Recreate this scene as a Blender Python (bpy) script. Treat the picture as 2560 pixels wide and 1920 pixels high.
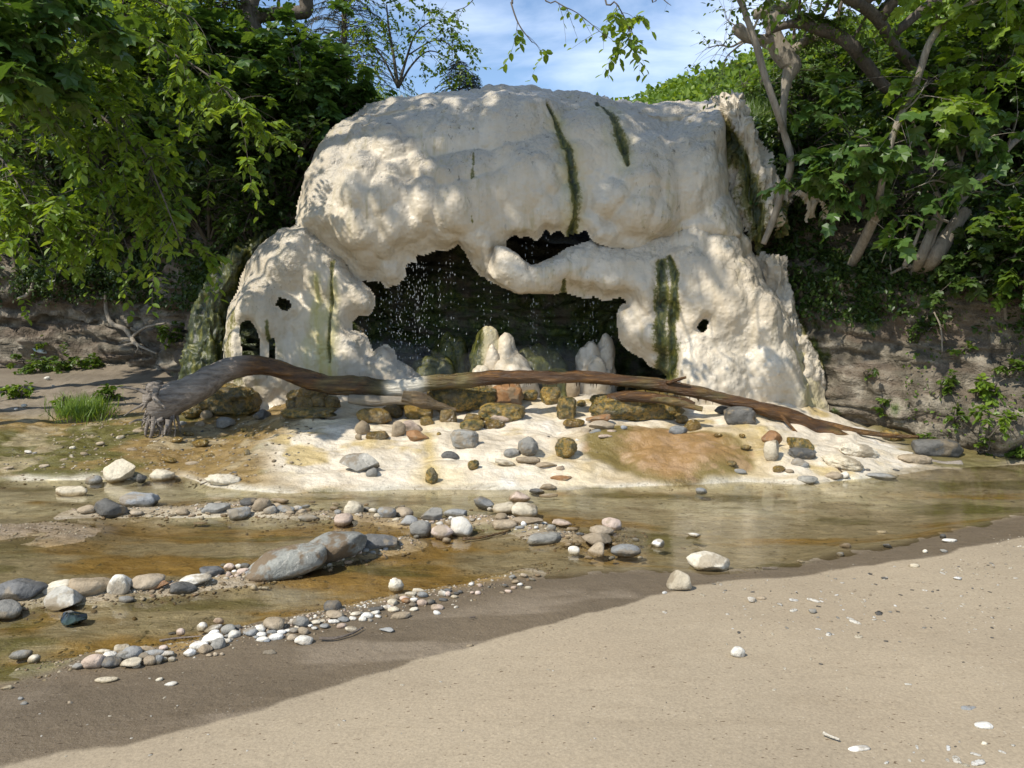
import bpy, math, random
import numpy as np
from mathutils import Vector

random.seed(7)
RNG = np.random.default_rng(11)
scene = bpy.context.scene
for o in list(bpy.data.objects):
    bpy.data.objects.remove(o)

# ------------------------------------------------------------------ camera, sky, sun, exposure
CAM_Z = 1.6
PITCH = math.atan(240 / 1934.0)
cam_data = bpy.data.cameras.new("camera")
cam_data.sensor_width = 36.0
cam_data.lens = 36.0 * 1934.0 / 2560.0
cam_data.clip_end = 3000
cam = bpy.data.objects.new("camera", cam_data)
cam.location = (0, 0, CAM_Z)
cam.rotation_euler = (math.radians(90) - PITCH, 0, 0)
scene.collection.objects.link(cam)
scene.camera = cam

SUN = np.array([-0.50, -0.40, 0.78]); SUN = SUN / np.linalg.norm(SUN)
world = bpy.data.worlds.new("World"); scene.world = world
world.use_nodes = True
wn = world.node_tree; wn.nodes.clear()
sky = wn.nodes.new("ShaderNodeTexSky"); sky.sky_type = 'NISHITA'; sky.sun_disc = False
sky.sun_elevation = math.asin(SUN[2]); sky.sun_rotation = math.atan2(SUN[0], SUN[1])
sky.air_density = 1.0; sky.dust_density = 0.3; sky.ozone_density = 3.0
tc = wn.nodes.new("ShaderNodeTexCoord")
mp = wn.nodes.new("ShaderNodeMapping"); mp.inputs['Scale'].default_value = (1.0, 1.0, 3.2)
mp.inputs['Rotation'].default_value = (0.25, 0.3, 0.2)
cn = wn.nodes.new("ShaderNodeTexNoise"); cn.inputs['Scale'].default_value = 3.2; cn.inputs['Detail'].default_value = 8
cn.inputs['Roughness'].default_value = 0.55; cn.inputs['Distortion'].default_value = 0.4
cr = wn.nodes.new("ShaderNodeValToRGB")
cr.color_ramp.elements[0].position = 0.46; cr.color_ramp.elements[1].position = 0.82
cr.color_ramp.elements[0].color = (0.0, 0.0, 0.0, 1); cr.color_ramp.elements[1].color = (0.85, 0.85, 0.85, 1)
cm = wn.nodes.new("ShaderNodeMixRGB"); cm.inputs[2].default_value = (6.6, 7.4, 8.8, 1)
bg = wn.nodes.new("ShaderNodeBackground"); bg.inputs[1].default_value = 0.145
wo = wn.nodes.new("ShaderNodeOutputWorld")
wn.links.new(tc.outputs['Generated'], mp.inputs[0]); wn.links.new(mp.outputs[0], cn.inputs['Vector'])
wn.links.new(cn.outputs[0], cr.inputs[0]); wn.links.new(cr.outputs[0], cm.inputs[0])
wn.links.new(sky.outputs[0], cm.inputs[1]); wn.links.new(cm.outputs[0], bg.inputs[0]); wn.links.new(bg.outputs[0], wo.inputs[0])

sd = bpy.data.lights.new("sun", 'SUN'); sd.energy = 4.2; sd.angle = math.radians(0.55); sd.color = (1.0, 0.95, 0.86)
so = bpy.data.objects.new("sun", sd); scene.collection.objects.link(so)
so.rotation_euler = Vector(tuple(SUN)).to_track_quat('Z', 'Y').to_euler()
so.location = (-10, -6, 16)
scene.view_settings.view_transform = 'Standard'
scene.view_settings.look = 'None'
scene.view_settings.exposure = 0.38
scene.view_settings.gamma = 1.0
scene.render.engine = 'CYCLES'

# ------------------------------------------------------------------ helpers: projection of photo pixels to places
CP, SP = math.cos(PITCH), math.sin(PITCH)
def ray(u, v):
    a = (u - 1280) / 1934.0; b = (960 - v) / 1934.0
    return np.array([a, CP + b * SP, -SP + b * CP])
def onY(u, v, Y):
    d = ray(u, v); t = Y / d[1]
    return np.array([d[0] * t, Y, CAM_Z + d[2] * t])
def onZ(u, v, z=0.0):
    d = ray(u, v); t = (z - CAM_Z) / d[2]
    return np.array([d[0] * t, d[1] * t, z])
S = 1.1573
def OY(u, v, Y): return onY(u * S, v * S, Y)

# ------------------------------------------------------------------ numpy noise
def _h(ix, iy, iz, seed):
    with np.errstate(over='ignore'):
        h = (ix.astype(np.int64) * 374761393 + iy.astype(np.int64) * 668265263 + iz.astype(np.int64) * 2147483647 + seed * 974634777) & 0xffffffff
        h = ((h ^ (h >> 13)) * 1274126177) & 0xffffffff
        h = ((h ^ (h >> 16)) * 2246822519) & 0xffffffff
        h = h ^ (h >> 15)
    return (h & 0xffffff) / float(0xffffff)
def vnoise(P, seed=0):
    P = np.asarray(P, float); F = np.floor(P); T = P - F; T = T * T * T * (T * (T * 6 - 15) + 10)
    I = F.astype(np.int64); x, y, z = I[..., 0], I[..., 1], I[..., 2]
    r = 0
    for a in (0, 1):
        wx = T[..., 0] if a else 1 - T[..., 0]
        for b in (0, 1):
            wy = T[..., 1] if b else 1 - T[..., 1]
            for c in (0, 1):
                wz = T[..., 2] if c else 1 - T[..., 2]
                r = r + _h(x + a, y + b, z + c, seed) * wx * wy * wz
    return r * 2 - 1
def fbm(P, octv=4, seed=0, gain=0.5):
    P = np.asarray(P, float); s = 0; a = 1; n = 0
    for i in range(octv):
        s = s + a * vnoise(P * (2.03 ** i) + i * 17.3, seed + i); n += a; a *= gain
    return s / n
def worley(P, seed=0):
    P = np.asarray(P, float); F = np.floor(P).astype(np.int64); f1 = np.full(P.shape[:-1], 9.0); f2 = f1.copy()
    for a in (-1, 0, 1):
        for b in (-1, 0, 1):
            for c in (-1, 0, 1):
                x, y, z = F[..., 0] + a, F[..., 1] + b, F[..., 2] + c
                d = np.sqrt((x + _h(x, y, z, seed) - P[..., 0]) ** 2 + (y + _h(x, y, z, seed + 1) - P[..., 1]) ** 2 + (z + _h(x, y, z, seed + 2) - P[..., 2]) ** 2)
                f2 = np.minimum(f2, np.maximum(d, f1)); f1 = np.minimum(f1, d)
    return f1, f2
def sstep(a, b, x):
    t = np.clip((x - a) / (b - a), 0, 1); return t * t * (3 - 2 * t)
def unit(v): return v / np.maximum(np.linalg.norm(v, axis=-1, keepdims=True), 1e-9)

# ------------------------------------------------------------------ helpers: mesh
class Acc:
    def __init__(s): s.V = []; s.F = []; s.n = 0; s.A = []; s.M = []
    def add(s, V, faces, attr=None, mi=0):
        V = np.asarray(V, float).reshape(-1, 3)
        for F in (faces if isinstance(faces, (list, tuple)) else [faces]):
            F = np.asarray(F, np.int64)
            if len(F): s.F.append(F + s.n); s.M.append(np.full(len(F), mi))
        s.V.append(V); s.n += len(V)
        if attr is None: attr = np.zeros((len(V), 4))
        attr = np.asarray(attr, float)
        if attr.ndim == 1: attr = np.stack([attr, attr, attr, attr], 1)
        if attr.shape[1] == 3: attr = np.concatenate([attr, np.ones((len(V), 1))], 1)
        s.A.append(attr)
    def build(s, name, mats, parent=None, smooth=True):
        V = np.concatenate(s.V); me = bpy.data.meshes.new(name)
        me.vertices.add(len(V)); me.vertices.foreach_set('co', V.astype(np.float32).ravel())
        loops = np.concatenate([F.ravel() for F in s.F]); ns = np.concatenate([np.full(len(F), F.shape[1]) for F in s.F])
        st = np.concatenate([[0], np.cumsum(ns)[:-1]])
        me.loops.add(len(loops)); me.loops.foreach_set('vertex_index', loops.astype(np.int32))
        me.polygons.add(len(ns)); me.polygons.foreach_set('loop_start', st.astype(np.int32))
        try: me.polygons.foreach_set('loop_total', ns.astype(np.int32))
        except Exception: pass
        me.polygons.foreach_set('material_index', np.concatenate(s.M).astype(np.int32))
        me.polygons.foreach_set('use_smooth', np.full(len(ns), smooth))
        ca = me.attributes.new('m', 'FLOAT_COLOR', 'POINT')
        ca.data.foreach_set('color', np.concatenate(s.A).astype(np.float32).ravel())
        me.update(calc_edges=True); me.validate()
        for m in (mats if isinstance(mats, (list, tuple)) else [mats]): me.materials.append(m)
        o = bpy.data.objects.new(name, me); scene.collection.objects.link(o)
        if parent is not None: o.parent = parent
        return o
def tag(o, label=None, cat=None, group=None, kind=None):
    if label: o['label'] = label
    if cat: o['category'] = cat
    if group: o['group'] = group
    if kind: o['kind'] = kind
    return o
def empty(name, loc, label, cat, group=None):
    o = bpy.data.objects.new(name, None); o.location = tuple(float(c) for c in loc); o.empty_display_size = 0.2
    scene.collection.objects.link(o); return tag(o, label, cat, group)
def adopt(child, parent):
    child.parent = parent; child.matrix_parent_inverse = parent.matrix_world.inverted() if False else child.matrix_parent_inverse
    child.location = child.location - parent.location
    return child
def gridF(nr, nc, mask=None):
    i = np.arange(nr - 1)[:, None] * nc + np.arange(nc - 1)[None, :]
    q = np.stack([i, i + 1, i + nc + 1, i + nc], -1)
    if mask is not None: q = q[mask]
    return q.reshape(-1, 4)
def catmull(P, n):
    P = np.asarray(P, float); m = len(P)
    if m == 2: t = np.linspace(0, 1, n)[:, None]; return P[0] * (1 - t) + P[1] * t
    Q = np.concatenate([[2 * P[0] - P[1]], P, [2 * P[-1] - P[-2]]]); t = np.linspace(0, m - 1 - 1e-6, n); i = t.astype(int); f = (t - i)[:, None]
    a, b, c, d = Q[i], Q[i + 1], Q[i + 2], Q[i + 3]
    return 0.5 * (2 * b + (c - a) * f + (2 * a - 5 * b + 4 * c - d) * f ** 2 + (3 * b - a - 3 * c + d) * f ** 3)
def tube(P, r, seg=10, cap=True, noise=0.0, nscale=6.0, seed=0, knots=()):
    """tapered tube along P (n,3) with radius r (n,), surface roughened"""
    P = np.asarray(P, float); n = len(P); r = np.broadcast_to(np.asarray(r, float), (n,)).copy()
    T = unit(np.gradient(P, axis=0)); ref = np.array([0.13, 0.21, 0.97])
    if abs(T.mean(0)[2]) > 0.75 * np.linalg.norm(T.mean(0)): ref = np.array([0.95, 0.25, 0.1])
    A = unit(np.cross(T, ref)); B = np.cross(T, A)
    an = np.linspace(0, 2 * math.pi, seg, endpoint=False)
    R = r[:, None] * np.ones((1, seg))
    D = np.cos(an)[None, :, None] * A[:, None] + np.sin(an)[None, :, None] * B[:, None]
    V = P[:, None] + D * R[..., None]
    if noise:
        k = fbm(V * nscale, 3, seed) + 0.5 * fbm(np.stack([an[None, :] * 3 + 0 * R, np.linspace(0, n * .25, n)[:, None] + 0 * R, 0 * R], -1), 3, seed + 5)
        V = V + D * (k * noise * r.mean())[..., None]
    for (c, kr, kh) in knots:
        d = np.linalg.norm(V - np.asarray(c), axis=-1); V = V + D * (kh * np.exp(-(d / kr) ** 2))[..., None]
    i = np.arange(n - 1)[:, None] * seg + np.arange(seg)[None, :]; j = np.arange(n - 1)[:, None] * seg + (np.arange(seg)[None, :] + 1) % seg
    F = np.stack([i, i + seg, j + seg, j], -1).reshape(-1, 4); V = V.reshape(-1, 3); out = [F]
    if cap:
        V = np.concatenate([V, [P[0]], [P[-1]]]); k = np.arange(seg); a = n * seg
        out.append(np.stack([np.full(seg, a), k, (k + 1) % seg], 1)); e = (n - 1) * seg
        out.append(np.stack([np.full(seg, a + 1), e + (k + 1) % seg, e + k], 1))
    return V, out
def batch_tubes(Q, r0, r1, seg=3):
    """Q (n,k,3) polylines -> thin tubes in one go"""
    n, k, _ = Q.shape; T = unit(np.gradient(Q, axis=1)); ref = np.array([0.31, 0.57, 0.76])
    A = unit(np.cross(T, ref)); B = np.cross(T, A); an = np.linspace(0, 2 * math.pi, seg, endpoint=False)
    r = (np.asarray(r0)[..., None] * (1 - np.linspace(0, 1, k)) + np.asarray(r1)[..., None] * np.linspace(0, 1, k)) * np.ones((n, 1))
    V = Q[:, :, None] + (np.cos(an)[:, None] * A[:, :, None] + np.sin(an)[:, None] * B[:, :, None]) * r[:, :, None, None]
    base = (np.arange(n) * k * seg)[:, None, None]; i = np.arange(k - 1)[None, :, None] * seg; j = np.arange(seg)[None, None, :]; jn = (j + 1) % seg
    F = np.stack([base + i + j, base + i + seg + j, base + i + seg + jn, base + i + jn], -1).reshape(-1, 4)
    return V.reshape(-1, 3), F

# ------------------------------------------------------------------ helpers: materials
class NT:
    def __init__(s, name):
        s.m = bpy.data.materials.new(name); s.m.use_nodes = True; s.t = s.m.node_tree; s.t.nodes.clear()
        s.out = s.t.nodes.new('ShaderNodeOutputMaterial'); s.co = s.t.nodes.new('ShaderNodeNewGeometry').outputs['Position']
    def n(s, typ, **kw):
        nd = s.t.nodes.new('ShaderNode' + typ)
        for k, v in kw.items(): setattr(nd, k, v)
        return nd
    def l(s, a, b): s.t.links.new(a, b)
    def set(s, inp, v):
        if isinstance(v, bpy.types.NodeSocket): s.l(v, inp)
        elif isinstance(v, (tuple, list)) and len(v) == 3 and inp.type == 'RGBA': inp.default_value = (*v, 1)
        elif inp.type == 'RGBA' and isinstance(v, (int, float)): inp.default_value = (v, v, v, 1)
        else: inp.default_value = v
    def obj(s): s.co = s.n('TexCoord').outputs['Object']; return s
    def vec(s, scale=(1, 1, 1), rot=(0, 0, 0)):
        m = s.n('Mapping'); s.l(s.co, m.inputs[0]); m.inputs['Scale'].default_value = scale; m.inputs['Rotation'].default_value = rot; return m.outputs[0]
    def noise(s, scale, detail=4, rough=0.55, vec=None, dist=0.0):
        n = s.n('TexNoise'); s.l(vec or s.co, n.inputs['Vector']); n.inputs['Scale'].default_value = scale; n.inputs['Detail'].default_value = detail
        n.inputs['Roughness'].default_value = rough; n.inputs['Distortion'].default_value = dist; return n.outputs[0]
    def voro(s, scale, feat='F1', vec=None, out='Distance', rand=1.0):
        n = s.n('TexVoronoi', feature=feat); s.l(vec or s.co, n.inputs['Vector']); n.inputs['Scale'].default_value = scale; n.inputs['Randomness'].default_value = rand; return n.outputs[out]
    def ramp(s, x, stops):
        r = s.n('ValToRGB'); s.l(x, r.inputs[0]); e = r.color_ramp.elements
        while len(e) < len(stops): e.new(0.5)
        for k, (p, c) in zip(e, stops):
            k.position = p; k.color = (c, c, c, 1) if isinstance(c, (int, float)) else (*c, 1)
        return r.outputs[0]
    def mix(s, f, a, b, mode='MIX'):
        m = s.n('MixRGB', blend_type=mode); s.set(m.inputs[0], f); s.set(m.inputs[1], a); s.set(m.inputs[2], b); return m.outputs[0]
    def math(s, op, a, b=0.0):
        m = s.n('Math', operation=op); s.set(m.inputs[0], a); s.set(m.inputs[1], b); return m.outputs[0]
    def attr(s, name='m'):
        a = s.n('Attribute', attribute_name=name); sp = s.n('SeparateColor'); s.l(a.outputs['Color'], sp.inputs[0]); return a.outputs['Color'], sp.outputs[0], sp.outputs[1], sp.outputs[2], a.outputs['Alpha']
    def bump(s, h, dist, strength=1.0, nrm=None):
        b = s.n('Bump'); s.set(b.inputs['Height'], h); b.inputs['Distance'].default_value = dist; s.set(b.inputs['Strength'], strength)
        if nrm is not None: s.l(nrm, b.inputs['Normal'])
        return b.outputs[0]
    def bsdf(s, col, rough=0.6, nrm=None, spec=0.4, **kw):
        p = s.n('BsdfPrincipled'); s.set(p.inputs['Base Color'], col); s.set(p.inputs['Roughness'], rough); s.set(p.inputs['Specular IOR Level'], spec)
        if nrm is not None: s.l(nrm, p.inputs['Normal'])
        for k, v in kw.items(): s.set(p.inputs[k.replace('_', ' ')], v)
        return p.outputs[0]
    def done(s, sh): s.l(sh, s.out.inputs[0]); return s.m

def mat_travertine():
    t = NT('travertine'); _, moss, crust, stain, _ = t.attr()
    big = t.noise(1.3, 2); streak = t.noise(1.0, 3, 0.6, t.vec((9, 9, 0.9))); fine = t.noise(30, 3, 0.65); mid = t.noise(6, 3, 0.6)
    c = t.mix(t.ramp(big, [(0.35, 0), (0.68, 1)]), (0.58, 0.505, 0.385), (0.52, 0.43, 0.305))
    c = t.mix(t.math('MULTIPLY', t.ramp(streak, [(0.48, 0), (0.70, 1)]), 0.55), c, (0.50, 0.40, 0.26))
    c = t.mix(t.math('MULTIPLY', t.ramp(mid, [(0.4, 0), (0.7, 1)]), 0.3), c, (0.70, 0.63, 0.51))
    c = t.mix(t.math('MULTIPLY', crust, t.ramp(fine, [(0.30, 0.1), (0.60, 0.75)])), c, (0.42, 0.38, 0.315))
    pits = t.math('MULTIPLY', crust, t.ramp(t.noise(12, 4, 0.75), [(0.63, 0), (0.67, .8)]))
    c = t.mix(pits, c, (0.06, 0.055, 0.035))
    sel = t.ramp(t.noise(1.1, 3, .6), [(.46, 0), (.62, 1)]); fk = t.ramp(t.noise(11, 4, .72, t.vec((1.5, 1.5, .55))), [(.60, 0), (.66, .8)])
    c = t.mix(t.math('MULTIPLY', t.math('ADD', t.math('MULTIPLY', sel, .75), t.math('MULTIPLY', crust, .45)), fk), c, (0.15, 0.125, 0.08))
    c = t.mix(t.math('MULTIPLY', sel, t.ramp(t.noise(1.0, 3, .6, t.vec((13, 13, .7))), [(.5, 0), (.68, .65)])), c, (0.36, 0.30, 0.16))
    c = t.mix(t.math('MULTIPLY', stain, t.ramp(streak, [(0.3, 0.2), (0.6, 1)])), c, (0.42, 0.37, 0.13))
    mn = t.noise(14, 4, 0.7, t.vec((1.2, 1.2, 0.16)))
    mossc = t.ramp(mn, [(0.34, (0.008, 0.010, 0.004)), (0.50, (0.035, 0.045, 0.008)), (0.64, (0.12, 0.115, 0.018)), (0.80, (0.22, 0.17, 0.05))])
    mfx = t.math('ADD', moss, t.math('ADD', t.math('MULTIPLY', t.math('SUBTRACT', fine, 0.5), 0.9), t.math('MULTIPLY', t.math('SUBTRACT', mn, 0.5), 0.8)))
    mf = t.ramp(mfx, [(0.34, 0), (0.62, 1)]); mossc = t.mix(t.ramp(mfx, [(.45, 0.85), (.9, 0)]), mossc, (0.24, 0.205, 0.055))
    c = t.mix(mf, c, mossc)
    h = t.math('ADD', t.math('MULTIPLY', t.noise(10, 4, 0.6), 0.35), t.math('MULTIPLY', t.math('ADD', t.math('MULTIPLY', crust, 1.1), 0.08), t.noise(40, 3, 0.7)))
    nr = t.bump(t.math('ADD', h, t.math('MULTIPLY', t.voro(24, 'SMOOTH_F1'), -0.5)), 0.022, 0.9)
    bub = t.ramp(t.noise(1.7, 2, .5), [(.44, 0), (.60, 1)])
    nr = t.bump(t.math('MULTIPLY', bub, t.math('SUBTRACT', 1.0, t.voro(10, 'SMOOTH_F1'))), 0.05, 0.55, nr)
    nr = t.bump(t.noise(1.0, 3, .6, t.vec((26, 26, 3))), 0.008, 0.4, nr)
    ro = t.ramp(big, [(0.38, 0.30), (0.62, 0.62)])
    return t.done(t.bsdf(c, t.mix(mf, ro, 0.5), nr, 0.45))
def mat_bank():
    t = NT('bank_rock'); _, moss, soil, dark, _ = t.attr()
    strata = t.noise(1.0, 4, 0.65, t.vec((1.1, 1.1, 4))); nn = t.noise(4.5, 4, 0.62); fine = t.noise(30, 3, 0.7)
    c = t.ramp(nn, [(0.3, (0.085, 0.07, 0.048)), (0.5, (0.19, 0.16, 0.115)), (0.72, (0.36, 0.315, 0.24))])
    c = t.mix(t.ramp(strata, [(0.42, 0.75), (0.55, 0)]), c, (0.13, 0.09, 0.06))
    c = t.mix(t.math('MULTIPLY', soil, 0.9), c, t.ramp(fine, [(0.3, (0.05, 0.036, 0.02)), (0.7, (0.15, 0.115, 0.07))]))
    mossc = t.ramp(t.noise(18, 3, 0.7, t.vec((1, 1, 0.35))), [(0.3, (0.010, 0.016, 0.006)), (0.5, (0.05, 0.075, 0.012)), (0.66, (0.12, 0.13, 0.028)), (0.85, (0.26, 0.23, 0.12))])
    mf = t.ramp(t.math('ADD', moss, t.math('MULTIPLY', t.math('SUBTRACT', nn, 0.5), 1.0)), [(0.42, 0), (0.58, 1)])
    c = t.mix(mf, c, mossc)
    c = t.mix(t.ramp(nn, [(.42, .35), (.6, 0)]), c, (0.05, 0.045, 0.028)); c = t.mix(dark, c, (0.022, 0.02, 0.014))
    h = t.math('ADD', t.math('MULTIPLY', t.noise(6, 5, 0.68), 1.0), t.math('MULTIPLY', strata, 0.7))
    nr = t.bump(h, 0.12, 0.9); nr = t.bump(fine, 0.015, 0.7, nr)
    return t.done(t.bsdf(c, t.mix(mf, 0.85, 0.35), nr, 0.4))
def mat_ground():
    t = NT('ground'); _, wet, white, peb, strm = t.attr()
    colA = t.n('Attribute', attribute_name='col').outputs['Color']
    fine = t.noise(90, 3, 0.75); mid = t.noise(9, 3, 0.62, t.vec((0.8, 1.6, 1))); streak = t.noise(3.0, 4, 0.65, t.vec((0.9, 4.2, 1), (0, 0, -0.16)))
    c = t.mix(t.math('ADD', 0.14, t.math('MULTIPLY', strm, .86)), colA, t.mix(1.0, colA, t.ramp(mid, [(0.25, 0.72), (0.75, 1.22)]), 'MULTIPLY'))
    blot = t.noise(0.9, 3, 0.6); c = t.mix(t.ramp(blot, [(.45, 0), (.7, .25)]), c, t.mix(1.0, c, (0.80, 0.74, 0.70), 'MULTIPLY'))
    c = t.mix(1.0, c, t.ramp(fine, [(0.25, 0.74), (0.75, 1.20)]), 'MULTIPLY')
    c = t.mix(t.math('MULTIPLY', t.ramp(streak, [(0.52, 0), (0.66, 1)]), t.math('ADD', 0.08, t.math('MULTIPLY', wet, .25))), c, t.mix(1.0, c, (0.55, 0.50, 0.42), 'MULTIPLY'))
    spots = t.ramp(t.noise(38, 3, 0.5, t.vec((1, 1.9, 1))), [(0.68, 0), (0.705, 1)])
    c = t.mix(t.math('MULTIPLY', spots, t.math('SUBTRACT', 1.0, white)), c, t.mix(1.0, c, (0.42, 0.37, 0.33), 'MULTIPLY'))
    grit = t.ramp(t.voro(34, 'F1', t.vec((1, 1.3, 1))), [(0.10, 1), (0.13, 0)])
    gsel = t.ramp(mid, [(0.50, 0), (0.62, 1)])
    c = t.mix(t.math('MULTIPLY', t.math('MULTIPLY', grit, gsel), t.math('MULTIPLY', peb, 1.0)), c, (0.62, 0.57, 0.47))
    fl = t.noise(5.5, 5, 0.72, t.vec((0.8, 2.6, 1), (0, 0, -0.2)), 1.2)
    c = t.mix(t.math('MULTIPLY', strm, t.ramp(fl, [(0.34, 0.7), (0.50, 0)])), c, t.mix(1.0, c, (0.52, 0.45, 0.32), 'MULTIPLY'))
    c = t.mix(t.math('MULTIPLY', strm, t.ramp(fl, [(0.56, 0), (0.66, .55)])), c, t.mix(1.0, c, (1.45, 1.40, 1.25), 'MULTIPLY'))
    c = t.mix(t.math('MULTIPLY', strm, t.ramp(t.noise(21, 3, .6), [(0.62, 0), (0.68, .8)])), c, (0.075, 0.06, 0.03))
    h = t.math('ADD', t.math('MULTIPLY', t.noise(13, 5, 0.68), 1.0), t.math('ADD', t.math('MULTIPLY', fine, 0.22), t.math('MULTIPLY', t.math('MULTIPLY', strm, fl), 0.9)))
    h = t.math('ADD', h, t.math('MULTIPLY', white, t.math('ADD', t.math('MULTIPLY', t.noise(6, 2, .5, t.vec((1, 1.5, 1))), 2.2), t.math('MULTIPLY', fine, -.1))))
    nr = t.bump(h, 0.05, t.math('ADD', 0.10, t.math('MULTIPLY', wet, 0.50)))
    ro = t.math('ADD', t.math('MULTIPLY', t.math('SUBTRACT', 1.0, wet), 0.62), t.math('ADD', 0.22, t.math('MULTIPLY', t.noise(5, 4), 0.18)))
    return t.done(t.bsdf(c, ro, nr, t.math('ADD', 0.15, t.math('MULTIPLY', wet, 0.4))))
def mat_leaf(name, c0, c1, c2, trans=0.35, rough=0.42, trc=None):
    t = NT(name); _, r, g, b, _ = t.attr()
    c = t.ramp(r, [(0.0, c0), (0.55, c1), (1.0, c2)])
    p = t.bsdf(c, rough, None, 0.45); tr = t.n('BsdfTranslucent')
    t.set(tr.inputs[0], t.mix(1.0, c, (1.5, 1.35, 0.55), 'MULTIPLY'))
    mx = t.n('MixShader'); mx.inputs[0].default_value = trans; t.l(p, mx.inputs[1]); t.l(tr.outputs[0], mx.inputs[2])
    return t.done(mx.outputs[0])
def mat_bark(name, a, b, rough=0.8, scale=14, wet=False):
    t = NT(name); w = t.noise(scale, 7, 0.7, t.vec((0.55, 2.2, 2.2) if wet else (2.2, 2.2, 0.5)))
    c = t.ramp(w, [(0.3, a), (0.7, b)])
    c = t.mix(t.ramp(t.noise(3, 4), [(0.5, 0), (0.7, 0.5)]), c, tuple(x * 0.55 for x in a))
    nr = t.bump(w, 0.02, 0.9)
    return t.done(t.bsdf(c, rough, nr, 0.5))
def mat_stone(name, a, b, rough=0.75, vein=0.0, spec=0.22, moss=0.0, mudf=0.7, mudc=(0.24, 0.19, 0.125)):
    t = NT(name).obj(); inf = t.n('ObjectInfo').outputs['Random']; pos = t.n('NewGeometry').outputs['Position']; sx = t.n('SeparateXYZ'); t.l(pos, sx.inputs[0]); zz = sx.outputs[2]
    off = t.n('VectorMath', operation='ADD'); t.l(t.co, off.inputs[0]); cmb = t.n('CombineXYZ'); t.l(t.math('MULTIPLY', inf, 37.0), cmb.inputs[0]); t.l(cmb.outputs[0], off.inputs[1]); t.co = off.outputs[0]
    c = t.ramp(t.noise(7.0, 5, 0.65), [(0.3, a), (0.7, b)])
    c = t.mix(t.math('MULTIPLY', t.ramp(t.noise(40, 4, 0.7), [(0.48, 0), (0.72, 1)]), 0.55), c, tuple(x * 0.5 for x in a))
    if vein: c = t.mix(t.math('MULTIPLY', t.ramp(t.noise(2.6, 4, 0.5, None, 2.4), [(0.485, 0), (0.5, 1), (0.515, 0)]), vein), c, (0.62, 0.59, 0.53))
    mud = t.math('MULTIPLY', t.ramp(t.noise(4.5, 4, 0.65), [(0.52 - .06 * (mudf > .8), 0), (0.58 - .06 * (mudf > .8), 1)]), mudf)
    c = t.mix(mud, c, mudc)
    if moss: c = t.mix(t.ramp(t.noise(9, 4, 0.7), [(0.38, 0), (0.5, moss)]), c, t.ramp(t.noise(17, 4, .7), [(0.34, (0.012, 0.016, 0.006)), (0.46, (0.09, 0.08, 0.012)), (0.56, (0.32, 0.19, 0.025)), (0.70, (0.45, 0.34, 0.12))]))
    wl = t.ramp(t.math('ADD', t.n('SeparateXYZ').outputs[2], 0) if False else t.math('ADD', zz, t.math('MULTIPLY', t.math('SUBTRACT', t.noise(8, 2), 0.5), 0.03)), [(0.014, 1), (0.028, 0)])
    c = t.mix(wl, c, t.mix(1.0, c, (0.50, 0.44, 0.33), 'MULTIPLY'))
    c = t.mix(1.0, c, t.ramp(inf, [(0, (0.80, 0.78, 0.74)), (0.5, (1.0, 0.97, 0.90)), (1, (1.12, 1.13, 1.14))]), 'MULTIPLY')
    nr = t.bump(t.noise(16, 5, 0.70), 0.05 if moss else 0.03, 0.6 if not moss else 1.0)
    return t.done(t.bsdf(c, rough, nr, spec))
M = {}
M['trav'] = mat_travertine(); M['bank'] = mat_bank(); M['ground'] = mat_ground()

# ------------------------------------------------------------------ ground: one sheet from the sand to the horizon
def curve(pts, z=0.0):
    W = np.array([onZ(u, v, z)[:2] for u, v in pts]); W = W[np.argsort(W[:, 0])]; return W[:, 0], W[:, 1]
E1 = curve([(202, 1920), (640, 1813), (929, 1718), (1045, 1683), (1280, 1619), (1504, 1545), (1741, 1468), (1994, 1443), (2189, 1423), (2560, 1358)])
E2 = curve([(0, 1715), (120, 1690), (200, 1660), (450, 1640), (640, 1562), (900, 1528), (1100, 1490), (1300, 1450), (1500, 1428), (1700, 1428), (1800, 1432), (1990, 1415), (2100, 1385), (2250, 1360), (2400, 1322), (2560, 1290)])
E3 = curve([(0, 1205), (300, 1205), (450, 1195), (520, 1222), (700, 1238), (1000, 1228), (1400, 1230), (1860, 1208), (2000, 1215), (2250, 1192), (2330, 1178), (2560, 1168)])
def fE(E, x):
    y = np.interp(x, *E)
    return y + np.where(x < E[0][0], (x - E[0][0]) * 0.35, 0)
def polydist(x, y, pts):
    d = np.full(np.shape(x), 1e9); Q = np.array(pts)
    for a, b in zip(Q[:-1], Q[1:]):
        ab = b - a; t = np.clip(((x - a[0]) * ab[0] + (y - a[1]) * ab[1]) / (ab @ ab), 0, 1)
        d = np.minimum(d, np.hypot(x - a[0] - t * ab[0], y - a[1] - t * ab[1]))
    return d
W2 = lambda L, z=0: [onZ(u, v, z)[:2] for u, v in L]
BARA = W2([(-60, 1505), (160, 1492), (300, 1482), (480, 1462), (640, 1440), (860, 1385), (1010, 1362)])
BARB = W2([(180, 1285), (440, 1280), (620, 1272), (760, 1292), (880, 1290), (1050, 1312), (1200, 1300), (1300, 1312), (1380, 1342), (1500, 1347), (1540, 1320)])
BARC = W2([(80, 1665), (330, 1640), (520, 1600), (700, 1578), (830, 1545), (1010, 1500), (1180, 1470), (1400, 1400)])
BARD = W2([(-60, 1330), (110, 1325), (200, 1335)])
TERR = W2([(1080, 1195), (1070, 1130)], 0.1)
ORC = np.array([1.36, 6.78])
def P3(x, y, s, z=0.0, sy=None): return np.stack([x * s, y * (sy or s), np.full(np.shape(x), z)], -1)
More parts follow.
